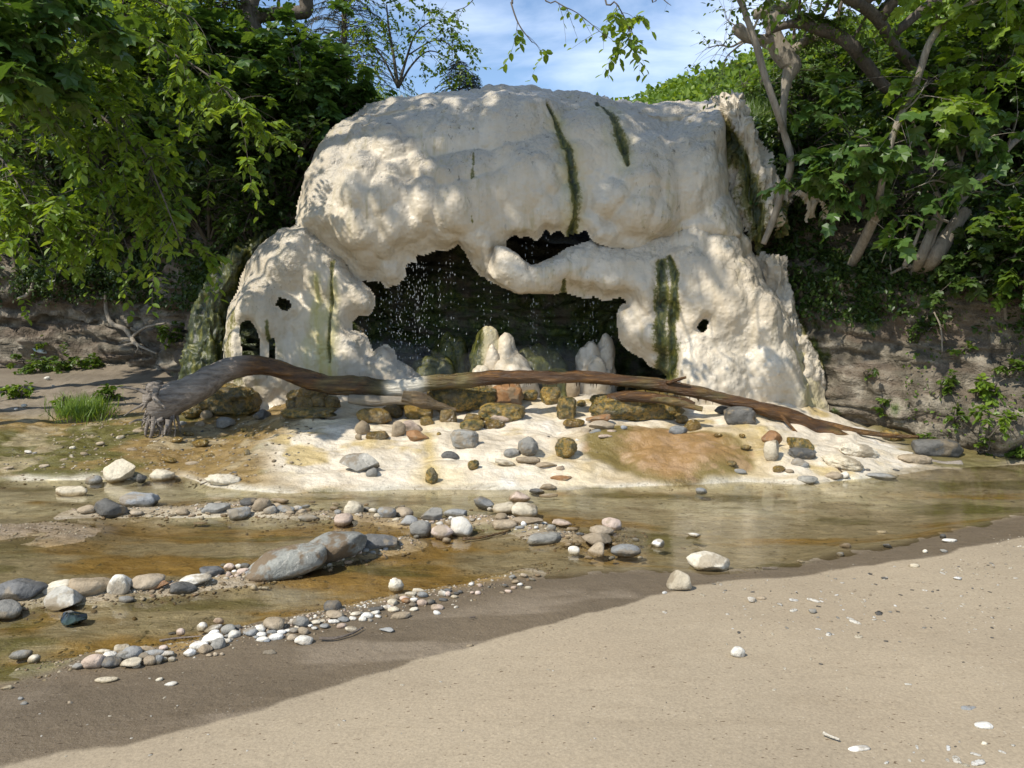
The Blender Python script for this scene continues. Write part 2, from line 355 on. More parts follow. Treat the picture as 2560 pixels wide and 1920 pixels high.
def terr_h(x, y):
    f3 = fE(E3, x)
    t = np.clip((y - f3) / (8.1 - f3), 0, 1.0)
    h = 0.40 * t ** 0.9
    tl = np.clip((y - f3) / (10.6 - f3), 0, 1); hl = 0.50 * tl ** 0.85
    wl = sstep(-1.9, -2.7, x + 0.25 * vnoise(P3(x, y, 1.3), 5)); h = h * (1 - wl) + hl * wl
    wr = sstep(2.7, 4.0, x); h = h * (1 - wr) + wr * 0.10 * t
    return h
def ground_z(x, y, detail=True):
    x = np.asarray(x, float); y = np.asarray(y, float)
    f1, f2, f3 = fE(E1, x), fE(E2, x) + 0.04 * vnoise(P3(x, y, 3.0), 3), fE(E3, x)
    z = 0.012 * sstep(0, 0.35, f2 - y) + 0.045 * np.clip(f2 - y, 0, 3)
    deep = 0.035 + 0.05 * sstep(0.2, 1.6, x) * sstep(0, .5, y - f2) * sstep(0, .5, f3 - y)
    bed = -deep * sstep(0, 0.25, y - f2) * sstep(0, 0.15, f3 - y + 0.10)
    bed = bed + (.032 * fbm(P3(x, y, 1.0, 0, 2.6), 4, 45) + .014) * sstep(.1, .5, y - f2) * sstep(0.9, .1, x) * sstep(0, .2, f3 - y)
    z = np.where(y > f2, bed, z)
    ds = sstep(-0.05, 0.4, y - f2)
    z = z + 0.050 * np.exp(-(polydist(x, y, BARA) / 0.13) ** 2) + 0.045 * np.exp(-(polydist(x, y, BARB) / 0.14) ** 2)
    z = z + 0.026 * np.exp(-(polydist(x, y, BARC) / 0.10) ** 2) + 0.045 * np.exp(-(polydist(x, y, BARD) / 0.2) ** 2)
    h = terr_h(x, y); on = sstep(0.0, 0.10, h)
    z = z + h
    # rimstone steps on the terrace
    q = h * 16 + 1.2 * fbm(P3(x, y, 1.6), 3, 9); step = (q - np.floor(q)); z = z + on * 0.026 * (sstep(0.0, 0.35, step) - step)
    wy = sstep(-2.9, -2.1, x); bw = worley(P3(x + .2 * vnoise(P3(x, y, 2), 8), y, 1.7, 0, 2.6), 12)[0]; z = z + on * wy * 0.105 * (.45 - bw ** 2)
    e = ((x - ORC[0]) / 0.74) ** 2 + ((y - ORC[1]) / 0.60) ** 2
    z = np.maximum(z, 0.05 + 0.21 * np.clip(1 - e, -0.3, 1) ** 1 ) if False else z + (0.050 + .03 * fbm(P3(x, y, 4), 3, 19)) * np.clip(1.1 - e, 0, 1) ** 0.8
    if detail:
        a = 0.006 + 0.032 * on
        sm = .4 + .6 * sstep(-.1, .1, y - fE(E2, x)); sm = sm * np.where(y > fE(E1, x), 1, .12); a = a * sm; z = z + a * fbm(P3(x, y, 2.6), 4, 21) + sm * 0.007 * fbm(P3(x, y, 11, 0, 16), 3, 31) * (1 + on)
        z = z + sm * 0.008 * np.clip(fbm(P3(x, y, 1.1, 0, 2.4), 3, 41), -1, 1)
    return z
def zone_cols(x, y, z):
    n = lambda s, sd, sy=None, o=4: fbm(P3(x, y, s, 0, sy), o, sd)
    f1 = fE(E1, x); f2 = fE(E2, x); f3 = fE(E3, x) + 0.03 * n(6, 60); h = terr_h(x, y)
    C = lambda r, g, b: np.array([r, g, b])
    mixc = lambda A, B, f: A * (1 - f[..., None]) + B * f[..., None]
    dry = C(.335, .270, .182) * (1 + 0.13 * n(1.3, 61)[..., None]); wetc = C(.142, .107, .066) * (1 + 0.16 * n(1.8, 62, 3.2)[..., None])
    e1 = sstep(-0.012, 0.018, (y - f1) + 0.055 * n(3.2, 63) + .012 * n(14, 163)); c = mixc(dry, wetc, e1)
    wet = 0.10 + 0.5 * e1; 
    c = mixc(c, C(.27, .215, .15), 0.55 * e1 * sstep(0.12, 0.4, n(1.5, 64, 5)) * sstep(0.1, 0.5, f2 - y))
    # stream bed: grey silt, ochre algae, olive algae
    ins = sstep(-0.04, 0.10, y - f2 + 0.03 * n(5, 65))
    silt = C(.36, .30, .205); ochre = C(.33, .21, .065); olive = C(.15, .13, .042); pale = C(.60, .545, .425)
    s = mixc(np.broadcast_to(silt, c.shape), ochre, sstep(0.0, 0.34, n(1.3, 66, 3.6) + 0.16 * sstep(6.0, 4.4, y) - 0.18 * sstep(0.3, 1.0, x)))
    s = mixc(s, olive, sstep(0.14, 0.42, n(1.2, 67, 4.2) + 0.16 * sstep(0.5, 2.0, x)) * 0.85)
    pb = sstep(0.0, 0.5, y - (f3 - 0.85 - 0.45 * sstep(-1.0, -3.0, x)) + 0.14 * n(1.6, 68, 4)) * sstep(3.8, 2.8, x)
    s = mixc(s, pale * (1 + 0.18 * n(1.5, 69, 7)[..., None]), 0.85 * pb * sstep(-.5, .1, n(2, 70, 6)))
    s = mixc(s, C(.24, .19, .14), np.exp(-(polydist(x, y, BARD) / 0.30) ** 2) * .8)
    bar = np.exp(-(np.minimum(polydist(x, y, BARA), polydist(x, y, BARB)) / 0.15) ** 2)
    s = mixc(s, C(.32, .25, .155) * (1 + .3 * n(9, 71)[..., None]), bar * 0.8)
    c = mixc(c, s, ins); wet = np.maximum(wet, ins * 0.85)
    # white terrace
    on = sstep(0.012, 0.035, h + 0.010 * n(5, 72)); yel = n(1.7, 73, 2.6)
    w = mixc(np.broadcast_to(C(.64, .56, .43), c.shape), C(.60, .50, .33), sstep(0.0, 0.35, yel))
    w = mixc(w, C(.45, .33, .12), 0.8 * sstep(0.30, 0.52, n(2.2, 74, 3.2)) + 0.85 * np.exp(-(polydist(x, y, TERR) / 0.07) ** 2))
    w = mixc(w, C(.78, .73, .65), sstep(0.15, 0.5, n(2.6, 75)) * .7)
    # left mossy bed and shore
    lf = sstep(-1.75, -2.25, x + 0.30 * n(1.2, 76) + 0.15 * (y - 6.5))
    l = mixc(np.broadcast_to(C(.25, .165, .055), c.shape), C(.12, .105, .022), sstep(0.02, 0.30, n(1.5, 77, 2.5) + .15 * sstep(-3.2, -4, x)))
    l = mixc(l, C(.36, .29, .17), sstep(0.12, 0.35, n(3, 78, 5)) * .7)
    dirt = sstep(8.1, 8.7, y + 0.4 * n(1.0, 79) + 0.35 * (x + 3.5) * -1 * .4)
    l = mixc(l, C(.215, .175, .125) * (1 + .35 * n(2.5, 80)[..., None]), dirt)
    # orange silt cone
    e = ((x - ORC[0] + .08 * n(2, 81)) / 0.78) ** 2 + ((y - ORC[1] + .05 * n(3, 82)) / 0.62) ** 2; e = e + .22 * n(3.5, 93); og = sstep(1.10, 0.80, e)
    orc = mixc(np.broadcast_to(C(.30, .175, .065), c.shape), C(.19, .14, .042), sstep(0.25, 0.85, e + .5 * n(2.5, 83) + .35 * sstep(1.3, .9, x)))
    orc = mixc(orc, C(.42, .27, .15), sstep(.05, .4, n(8, 84)) * .6)
    w = mixc(w, C(.40, .30, .15), sstep(1.9, 1.3, e) * 0.7 * sstep(-.2, .2, n(3, 85) + .2 * (y > 6.6)))
    w = w * (1 + .10 * n(4, 92)[..., None]); w = mixc(w, C(.50, .42, .30), .55 * sstep(.18, .45, n(3.5, 91, 5))); ww = mixc(w, l, lf); gl = sstep(3.55, 4.0, x + .2 * n(1.5, 86)); ww = mixc(ww, C(.16, .13, .05), gl)
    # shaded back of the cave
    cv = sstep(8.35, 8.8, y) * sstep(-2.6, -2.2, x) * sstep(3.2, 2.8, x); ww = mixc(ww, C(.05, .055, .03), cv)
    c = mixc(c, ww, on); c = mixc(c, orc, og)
    white = on * (1 - lf) * (1 - og) * (1 - gl); wet = wet * (1 - on) + on * (0.75 - 0.35 * lf * dirt) ; wet = np.maximum(wet, .9 * og)
    peb = np.clip(sstep(0.05, -0.5, y - f1) * (0.35 + 0.75 * sstep(1.6, 2.6, x)) * (y > 2) + 0.5 * lf * on + 0.30 * e1 * (1 - ins), 0, 1)
    far = sstep(11, 14, y) + sstep(1.6, 0.5, y); c = mixc(c, C(.25, .21, .15), np.clip(far, 0, 1))
    return c, np.stack([wet, white, peb, ins * (1 - on) + 1.0 * lf * on * (1 - dirt)], -1)
def make_ground():
    xs = np.concatenate([[-600, -200, -60, -25, -12, -8, -6.8], np.arange(-6.0, 6.0, 0.0175), [6.8, 8, 12, 25, 60, 200, 600]])
    ys = np.concatenate([[-600, -200, -60, -20, -6, -1, .6, 1.6, 2.1], np.arange(2.35, 4.6, 0.014), np.arange(4.6, 9.2, 0.0175), np.arange(9.2, 12.5, .1), [14, 20, 60, 200, 600]])
    X, Y = np.meshgrid(xs, ys); Z = ground_z(X, Y)
    Z = np.where((np.abs(X) > 6.5) | (Y > 12.5) | (Y < 2), np.where(Y > 8, 0.45, 0.10), Z)
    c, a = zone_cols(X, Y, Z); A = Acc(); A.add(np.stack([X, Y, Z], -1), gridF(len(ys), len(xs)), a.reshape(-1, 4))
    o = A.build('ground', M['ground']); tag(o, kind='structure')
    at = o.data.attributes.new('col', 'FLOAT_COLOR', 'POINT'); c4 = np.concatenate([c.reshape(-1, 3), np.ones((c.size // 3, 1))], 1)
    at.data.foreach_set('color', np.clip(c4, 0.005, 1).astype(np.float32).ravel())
    return o
make_ground()

def hit(u, v):
    d = ray(u, v); t = np.linspace(1.5, 16, 1500); x, y, z = d[0] * t, d[1] * t, CAM_Z + d[2] * t
    g = np.maximum(ground_z(x, y, False), 0.0) ; b = np.nonzero(z < g)[0]; i = b[0] if len(b) else len(t) - 1
    return np.array([x[i], y[i], g[i]])

# water: thin sheet with gentle ripples
def mat_water():
    t = NT('water'); n1 = t.noise(2.4, 5, 0.55, t.vec((1.0, 3.2, 1), (0, 0, -0.12))); n2 = t.noise(26, 3, 0.5, t.vec((0.8, 2.0, 1)))
    nr = t.bump(n1, 0.010, 0.35); nr = t.bump(n2, 0.0012, 0.5, nr)
    fr = t.n('Fresnel'); fr.inputs[0].default_value = 1.40; t.l(nr, fr.inputs['Normal'])
    tr = t.n('BsdfTransparent'); tr.inputs[0].default_value = (0.90, 0.89, 0.80, 1)
    gl = t.n('BsdfGlossy'); gl.inputs['Roughness'].default_value = 0.03; t.l(nr, gl.inputs['Normal'])
    mx = t.n('MixShader'); t.l(t.math('MINIMUM', t.math('MULTIPLY', fr.outputs[0], 1.5), 1.0), mx.inputs[0]); t.l(tr.outputs[0], mx.inputs[1]); t.l(gl.outputs[0], mx.inputs[2])
    return t.done(mx.outputs[0])
M['water'] = mat_water()
xs = np.linspace(-9, 9, 60); ys = np.linspace(3.0, 8.6, 30); X, Y = np.meshgrid(xs, ys)
A = Acc(); A.add(np.stack([X, Y, 0 * X + 0.002 + 0.0], -1), gridF(30, 60)); tag(A.build('stream_water', M['water']), kind='structure')

# ------------------------------------------------------------------ bank: steep rock foot, soil slope, plateau behind the mound
PROF = {
 -16: [(12, 0), (11.8, .5), (12, 1.2), (11.9, 1.9), (13, 3.2), (14, 4.6), (16, 6.6), (32, 9)],
 -7: [(11.3, 0), (11.1, .45), (11.3, 1.1), (11.1, 1.8), (12.0, 2.8), (13, 4.2), (14.5, 5.9), (32, 8)],
 -5: [(10.8, 0), (10.6, .45), (10.8, 1.05), (10.6, 1.75), (11.4, 2.7), (12.4, 4.0), (13.8, 5.3), (32, 7)],
 -3.7: [(9.8, 0), (9.6, .4), (9.7, 1.0), (9.6, 1.7), (10.1, 2.8), (11.0, 3.9), (12.6, 4.9), (32, 6)],
 -2.7: [(9.3, 0), (9.2, .4), (9.2, 1.0), (9.2, 1.8), (9.5, 2.8), (10.1, 3.7), (11.6, 4.45), (32, 5)],
 -1.8: [(9.6, 0), (9.6, .4), (9.6, 1.2), (9.6, 2), (9.6, 2.9), (10.1, 3.6), (11.6, 4.0), (32, 4.4)],
 0: [(9.5, 0), (9.5, .4), (9.6, 1.2), (9.6, 2), (9.6, 3), (9.9, 3.75), (11.6, 3.85), (32, 4)],
 1.8: [(9.5, 0), (9.5, .4), (9.6, 1.2), (9.6, 2), (9.6, 3), (9.9, 3.75), (11.6, 3.8), (32, 4)],
 2.7: [(9.2, 0), (9.1, .4), (9.1, 1.2), (9.1, 2), (9.3, 3), (9.8, 3.7), (11.6, 3.9), (32, 4)],
 3.2: [(9.1, -.1), (9.0, .3), (9.0, 1.0), (9.05, 1.8), (9.4, 2.7), (9.9, 3.6), (11.6, 4.1), (32, 4.5)],
 3.8: [(8.3, -.1), (8.2, .3), (8.3, 1.0), (8.45, 1.75), (9.0, 2.4), (9.8, 3.5), (11.6, 4.4), (32, 5)],
 4.6: [(7.25, -.1), (7.15, .3), (7.4, 1.0), (7.6, 1.7), (8.4, 2.3), (9.6, 3.5), (11.6, 4.8), (32, 5.5)],
 6.5: [(6.9, -.1), (6.8, .3), (7.0, 1.0), (7.2, 1.7), (8.2, 2.4), (9.4, 3.7), (11.6, 5.2), (32, 6)],
 16: [(6.5, -.1), (6.4, .3), (6.8, 1.0), (7.0, 1.7), (8.2, 2.4), (9.4, 3.7), (11.6, 5.4), (32, 6)],
}
def bank_base(x, t):
    """x, t(0..7) arrays -> y,z smooth"""
    kx = sorted(PROF); TY = np.array([[p[0] for p in PROF[k]] for k in kx]); TZ = np.array([[p[1] for p in PROF[k]] for k in kx])
    out = []
    for T in (TY, TZ):
        cols = np.stack([np.interp(x, kx, T[:, j]) for j in range(8)], -1)
        i = np.clip(t.astype(int), 0, 6); f = t - i; f = np.where((i >= 3) & (i < 6), f, sstep(0, 1, f) * .5 + f * .5)
        out.append(np.take_along_axis(cols, i[..., None], -1)[..., 0] * (1 - f) + np.take_along_axis(cols, (i + 1)[..., None], -1)[..., 0] * f)
    return out
xs = np.concatenate([np.arange(-16, -7, .25), np.arange(-7, 6.5, 0.03), np.arange(6.5, 16, .25)])
ts = np.concatenate([np.linspace(0, 4, 110, endpoint=False), np.linspace(4, 6, 70, endpoint=False), np.linspace(6, 7, 50)])
X, T = np.meshgrid(xs, ts); Yb, Zb = bank_base(X, T); V = np.stack([X, Yb, Zb], -1)
dx = np.gradient(V, axis=1); dt = np.gradient(V, axis=0); NB = unit(np.cross(dx, dt))
cliff = sstep(0.0, .8, T) * sstep(4.2, 3.2, T)
strat = fbm(np.stack([X * .5, Yb * .5, Zb * 2.6 + .2 * X], -1), 3, 3)
led = strat * 3; led = (sstep(.35, .65, led - np.floor(led)) - .5)
f1_, f2_ = worley(V * np.array([1.5, 1.5, 2.6]), 4)
disp = cliff * (0.11 * led * (1 - .6 * sstep(2, 3, X)) + 0.20 * (f2_ - f1_) + .10 * fbm(V * 3, 4, 8)) + 0.22 * fbm(V * 1.1, 4, 6) + .03 * fbm(V * 9, 3, 12)
cen = sstep(-2.6, -2.1, X) * sstep(3.0, 2.6, X); disp = disp * (1 - .35 * cen * (T > 4))
V = V + NB * (-disp if NB[60, 200, 1] > 0 else disp)[..., None]
BV = V
z = V[..., 2]; x = V[..., 0]; soil = sstep(2.9, 3.8, T + .5 * fbm(V * 1.4, 3, 14))
mossw = 0.42 * sstep(0.0, .40, fbm(V * .9, 3, 15)) * (1 - .22 * (x > 2.6)) + cen * 0.55
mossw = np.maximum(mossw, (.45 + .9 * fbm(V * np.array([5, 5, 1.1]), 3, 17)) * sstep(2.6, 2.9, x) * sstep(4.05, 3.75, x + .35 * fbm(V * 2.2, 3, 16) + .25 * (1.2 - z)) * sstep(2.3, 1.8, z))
mossw = np.maximum(mossw, .8 * sstep(-4.3, -3.8, x) * sstep(-2.4, -2.9, x) * (z < 2))
dark = cen * sstep(1.4, 2.1, z + .5 * fbm(V * 1.5, 3, 18)) * .9  # cave shade painted near-black into the colour of the upper back wall
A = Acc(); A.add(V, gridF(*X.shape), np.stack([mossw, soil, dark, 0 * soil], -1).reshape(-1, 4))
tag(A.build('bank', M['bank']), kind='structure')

# ------------------------------------------------------------------ travertine mound
def seg_back(X, Z, poly):
    """poly rows: x,z,B,R -> (inside mask, push-back)"""
    inside = np.zeros(X.shape, bool); back = np.zeros(X.shape); n = len(poly)
    for i in range(n):
        a, b = poly[i], poly[(i + 1) % n]
        c = ((a[1] > Z) != (b[1] > Z)) & (X < (b[0] - a[0]) * (Z - a[1]) / (b[1] - a[1] + 1e-12) + a[0]); inside ^= c
        ab = b[:2] - a[:2]; t = np.clip(((X - a[0]) * ab[0] + (Z - a[1]) * ab[1]) / (ab @ ab + 1e-12), 0, 1)
        d = np.hypot(X - a[0] - t * ab[0], Z - a[1] - t * ab[1]); B = a[2] + t * (b[2] - a[2]); R = a[3] + t * (b[3] - a[3])
        q = np.clip(d / R, 0, 1); back = np.maximum(back, B * (1 - np.sqrt(1 - (1 - q) ** 2)))
    return inside, back
def blur(H, k):
    if k <= 0: return H
    w = np.exp(-0.5 * (np.arange(-2 * k, 2 * k + 1) / k) ** 2); w /= w.sum(); P = np.pad(H, 2 * k, mode='edge')
    P = np.apply_along_axis(lambda r: np.convolve(r, w, 'valid'), 0, P); return np.apply_along_axis(lambda r: np.convolve(r, w, 'valid'), 1, P)
def src(L, Yf, B0, R0):
    out = []
    for p in L:
        B = p[2] if len(p) > 2 else B0; R = p[3] if len(p) > 3 else R0; q = onY(p[0], p[1], Yf + B); out.append([q[0], q[2], B, R])
    return np.array(out)
def Z3(X, Z, sx, sz, y=0.0): return np.stack([X * sx, np.full(X.shape, y), Z * sz], -1)
def layer(acc, poly, Yf, flute=0.0, holes=(), cell=0.0145, lean=0.0, z0=0, fringe=0.0, rough=1.0, seed=0, paint=None, bulb=1.0, front=None, ymax=None):
    x0, x1 = poly[:, 0].min() - .03, poly[:, 0].max() + .03; zz0, zz1 = poly[:, 1].min() - .03, poly[:, 1].max() + .03
    xs = np.arange(x0, x1, cell); zs = np.concatenate([np.arange(zz0, zz1 - .42, cell), np.arange(zz1 - .42, zz1, cell * .45)]) if ymax else np.arange(zz0, zz1, cell); X, Z = np.meshgrid(xs, zs)
    fz = fringe * (np.abs(vnoise(Z3(X, Z, 26, 2.0), seed + 1)) + 0.6 * vnoise(Z3(X, Z, 11, .5), seed + 2)) if fringe else 0
    wx = .010 * fbm(Z3(X, Z, 7, 7), 3, seed + 31); wz = .010 * fbm(Z3(X, Z, 7, 7), 3, seed + 32)
    ins, back = seg_back(X + wx, Z - fz + wz, poly); dedge = np.minimum(.3, polydist(X, Z, np.concatenate([poly[:, :2], poly[:1, :2]])))
    for h in holes:
        hi, _ = seg_back(X + wx * 2, Z + wz * 2 - (fz if fringe else 0), h); ins &= ~hi
        d = np.full(X.shape, 9.0); hb = np.zeros(X.shape)
        for a, b in zip(h, np.roll(h, -1, 0)):
            ab = b[:2] - a[:2]; t = np.clip(((X - a[0]) * ab[0] + (Z - a[1]) * ab[1]) / (ab @ ab + 1e-12), 0, 1); d = np.minimum(d, np.hypot(X - a[0] - t * ab[0], Z - a[1] - t * ab[1]))
        dedge = np.minimum(dedge, d); q = np.clip(d / .12, 0, 1); back = np.maximum(back, .14 * (1 - np.sqrt(1 - (1 - q) ** 2)))
    Y0 = blur(Yf + lean * (Z - z0) + (front(X, Z) if front else 0) + back, 2)
    V0 = np.stack([X, Y0, Z], -1); Ys = blur(Y0, 6); Vs = np.stack([X, Ys, Z], -1); N0 = unit(np.cross(np.gradient(Vs, axis=1), np.gradient(Vs, axis=0))); N0 = np.where(N0[..., 1:2] > 0, -N0, N0)
    # bulbs: overlapping lobes with creases, stretched downwards, at three sizes
    W = V0 + 0.09 * np.stack([fbm(V0 * 1.8, 2, seed + 4), fbm(V0 * 1.8, 2, seed + 40), fbm(V0 * 1.8, 2, seed + 5)], -1)
    dome = lambda f, g, k=.22: 1.06 - np.clip(f, 0, 1.05) ** 2 * 1.15 - k * np.exp(-((g - f) / .13) ** 2)
    b1 = worley(W * np.array([1.25, 1.1, .95]), seed + 6); b2 = worley(W * np.array([3.3, 2.6, 2.6]), seed + 7); b3 = worley(W * np.array([7.5, 7, 6.0]), seed + 8)
    g2 = sstep(-.35, .15, fbm(V0 * .9, 2, seed + 9)); g3 = sstep(-.02, .35, fbm(V0 * 1.2, 2, seed + 10))
    bl = 0.34 * dome(*b1, .03) + 0.115 * (.35 + .65 * g2) * dome(*b2, .14) + 0.036 * g3 * dome(*b3, .2) + 0.16 * fbm(V0 * .8, 2, seed + 3)
    bl = .6 * blur(bl, 1) + .4 * blur(bl, 2) - 0.31; bl = bl * (.35 + .65 * sstep(0, .10, dedge))
    V = V0 + N0 * (bulb * (bl * (0.06 + 0.94 * np.abs(N0[..., 1]) ** .9) - .05 * (1 - np.abs(N0[..., 1]))))[..., None]
    N = unit(np.cross(np.gradient(V, axis=1), np.gradient(V, axis=0))); N = np.where(N[..., 1:2] > 0, -N, N)
    crusty = sstep(.15, .70, N[..., 2]) * sstep(.06, .38, N0[..., 2])
    att = np.zeros(X.shape + (4,)); att[..., 1] = np.clip(crusty * 1.0 + 0.45 * sstep(.2, .5, fbm(V0 * 1.5, 3, seed + 11)), 0, 1)
    if paint is not None: dep = paint(X, Z, att)
    else: dep = 0
    cr = fbm(V * np.array([7, 7, 9]), 4, seed + 12)
    V = V + N * (rough * (0.004 * fbm(V * 12, 3, seed + 13) + 0.05 * crusty * np.abs(cr)) - dep * (0.035 + .03 * fbm(V * np.array([14, 14, 5]), 3, seed + 14)))[..., None]
    if flute: V = V - N * (flute * (np.abs(fbm(V * np.array([9, 9, 2.2]), 4, seed + 15)) * 1.6 + .8 * fbm(V * np.array([5, 5, 3.5]), 4, seed + 16)))[..., None]
    m = ins[:-1, :-1] & ins[1:, :-1] & ins[:-1, 1:] & ins[1:, 1:]
    F = gridF(X.shape[0], X.shape[1], m); used = np.unique(F); idx = np.full(X.size, -1); idx[used] = np.arange(len(used))
    acc.add(V.reshape(-1, 3)[used], idx[F], att.reshape(-1, 4)[used])
def stroke(X, Z, L, Yd, wd):
    """ragged streak: polyline of (u,v,halfwidth px)"""
    Q = [(onY(u, v, Yd), w * Yd / 1934.0) for u, v, w in L]; m = np.zeros(X.shape)
    nz = 1 + .5 * fbm(Z3(X, Z, 6, 6), 2, 77)
    for (a, ra), (b, rb) in zip(Q[:-1], Q[1:]):
        a2, b2 = np.array([a[0], a[2]]), np.array([b[0], b[2]]); ab = b2 - a2; t = np.clip(((X - a2[0]) * ab[0] + (Z - a2[1]) * ab[1]) / (ab @ ab), 0, 1)
        d = np.hypot(X - a2[0] - t * ab[0], Z - a2[1] - t * ab[1]); r = (ra + t * (rb - ra)) * nz; m = np.maximum(m, np.clip(1.15 - .60 * d / r, 0, 1))
    return np.clip(m * wd, 0, 1)
def paint_upper(X, Z, a):
    m1 = stroke(X, Z, [(1372, 268, 4), (1392, 300, 5), (1400, 335, 7), (1420, 380, 10), (1432, 440, 11), (1440, 500, 11), (1436, 560, 10), (1424, 596, 9)], 8.5, 1)
    m2 = stroke(X, Z, [(1498, 252, 7), (1520, 285, 12), (1538, 330, 14), (1548, 370, 12), (1556, 425, 4)], 8.8, 1)
    m3 = stroke(X, Z, [(1182, 320, 2), (1186, 420, 5), (1180, 500, 6), (1186, 560, 2)], 8.5, 0.72)
    a[..., 2] = np.maximum(stroke(X, Z, [(1395, 300, 16), (1432, 440, 26), (1430, 590, 22)], 8.5, .6), stroke(X, Z, [(1520, 285, 26), (1550, 420, 18)], 8.8, .6)); a[..., 0] = np.maximum(np.maximum(m1, m2), m3 * sstep(0, .3, fbm(Z3(X, Z, 14, 9), 2, 71)))
    a[..., 1] = np.maximum(a[..., 1], .8 * stroke(X, Z, [(760, 560, 30), (800, 440, 60), (860, 330, 60), (1000, 300, 40)], 8.7, .8) * sstep(-.1, .3, fbm(Z3(X, Z, 3, 3), 3, 72)))
    return np.maximum(m1, m2)
def paint_left(X, Z, a):
    g = stroke(X, Z, [(830, 655, 5), (832, 720, 5), (830, 860, 4), (832, 900, 3)], 8.4, .85); y = stroke(X, Z, [(792, 700, 8), (798, 820, 14), (800, 930, 26)], 8.4, .5)
    a[..., 2] = np.maximum(stroke(X, Z, [(792, 690, 12), (798, 820, 22), (800, 940, 40)], 8.4, 1), stroke(X, Z, [(835, 700, 12), (835, 930, 20)], 8.4, 1))
    e = stroke(X, Z, [(678, 800, 4), (680, 850, 6)], 8.4, .8)
    lf = stroke(X, Z, [(600, 780, 14), (592, 860, 24), (600, 930, 30)], 8.6, .55)
    a[..., 0] = np.maximum(np.maximum(g, e), lf); a[..., 1] = np.maximum(a[..., 1], .8 * stroke(X, Z, [(640, 640, 30), (620, 720, 40), (680, 720, 40), (740, 640, 30)], 8.6, .9))
    return g
def paint_right(X, Z, a):
    s1 = stroke(X, Z, [(1650, 650, 9), (1648, 720, 13), (1640, 800, 14), (1644, 935, 15)], 8.4, 1); s2 = stroke(X, Z, [(1668, 630, 4), (1676, 690, 9), (1672, 800, 11), (1664, 935, 12)], 8.4, 1)
    s3 = stroke(X, Z, [(1411, 700, 4), (1412, 732, 7)], 8.2, .9); s4 = stroke(X, Z, [(1905, 690, 5), (1945, 760, 10), (1975, 800, 8)], 8.7, .8)
    a[..., 0] = np.maximum(np.maximum(s1, s2), np.maximum(s3, s4)); a[..., 2] = stroke(X, Z, [(2010, 860, 20), (2020, 1000, 40)], 8.6, .7)
    a[..., 1] = np.maximum(a[..., 1] * .6, .9 * stroke(X, Z, [(1640, 600, 30), (1700, 640, 26)], 8.4, .8)); return np.maximum(s1, s2) * .8

mound = empty('travertine_mound', (0, 8.6, 0.3), 'huge bulging cream travertine mound with a dark dripping cave under its overhang', 'rock mound')
acc = Acc()
UP = src([(745, 560, .5, .35), (752, 520, .8, .6), (772, 455, .9, .7), (812, 372, 1.1, .9), (868, 312, 1.3, 1.0), (925, 270, 1.6, 1.2), (985, 252, 1.7, 1.4), (1060, 213), (1160, 206), (1250, 197), (1365, 197), (1460, 207), (1530, 226), (1620, 236), (1720, 232), (1788, 250, 1.6, 1.2),
          (1806, 290, 1.1, 1.1), (1814, 360, 1.0, 1.1), (1836, 462, .9, .9), (1856, 560, .7, .7), (1850, 610, .4, .4), (1600, 640, .3, .3), (1480, 610, .2, .2), (1462, 582, .2, .16), (1425, 594, .2, .16), (1412, 600, .2, .16), (1396, 578, .2, .16), (1374, 592, .2, .16), (1363, 574, .2, .16), (1350, 598, .2, .16), (1336, 606, .2, .16), (1314, 596, .2, .16), (1303, 604, .2, .16), (1290, 594, .2, .16), (1268, 606, .2, .16),
          (1265, 660), (1240, 700), (1203, 698), (1181, 670), (1165, 640), (1148, 617), (1132, 630), (1116, 636), (1097, 630), (1075, 641), (1051, 647), (1048, 660), (1032, 665), (1021, 680), (1021, 695), (1005, 714), (983, 722), (975, 728), (956, 714), (923, 714), (891, 704), (875, 692), (850, 670), (831, 645), (812, 622), (801, 603), (777, 584), (755, 572)], 8.25, .42, .40)
for i, p in enumerate(UP):
    if 6 < i < 15: pass
UP2 = UP.copy()
top = [(1060, 246), (1160, 238), (1250, 228), (1365, 226), (1460, 236), (1530, 254), (1620, 266), (1720, 262)]
for k, (u, v) in enumerate(top):
    q = onY(u, v, 8.25 + 1.75); UP2[7 + k] = [q[0], q[2], 1.75, 1.6]
layer(acc, UP2, 8.25, ymax=1, fringe=.015, seed=100, paint=paint_upper, lean=.02, z0=2, front=lambda X, Z: -0.10 * np.exp(-((X + 1.25) / .8) ** 2 - ((Z - 2.0) / .6) ** 2))
RT = src([(1205, 694, .5, .5), (1222, 655, .5, .5), (1245, 618, .5, .45), (1268, 616, .4, .35), (1290, 636, .3, .25), (1325, 668, .3, .25), (1371, 650, .3, .25), (1425, 618, .3, .25), (1470, 600, .3, .25), (1560, 580, .35, .4), (1650, 552, .45, .5), (1720, 548, .5, .5), (1790, 560, .5, .5), (1850, 578, .6, .5), (1868, 610, .7, .5), (1878, 650, .7, .5), (1900, 706, .7, .5), (1967, 787, .7, .5), (2014, 880, .7, .5), (2040, 930, .7, .5), (2048, 1010, .6, .5), (2050, 1080, .3, .3),
          (1660, 1090, .1, .1), (1655, 990, .15, .12), (1648, 940), (1632, 923), (1615, 915), (1599, 896), (1572, 883), (1553, 866), (1539, 845), (1537, 823), (1535, 804), (1537, 785), (1546, 763), (1556, 755), (1548, 748), (1515, 753), (1490, 748), (1453, 745), (1425, 740), (1406, 735), (1387, 739), (1344, 739), (1317, 737), (1301, 743), (1284, 737), (1276, 729), (1255, 722), (1225, 706)], 8.12, .38, .34)
H5 = src([(1744, 824), (1753, 808), (1766, 797), (1771, 804), (1769, 824), (1756, 837)], 8.15, .0, .1)
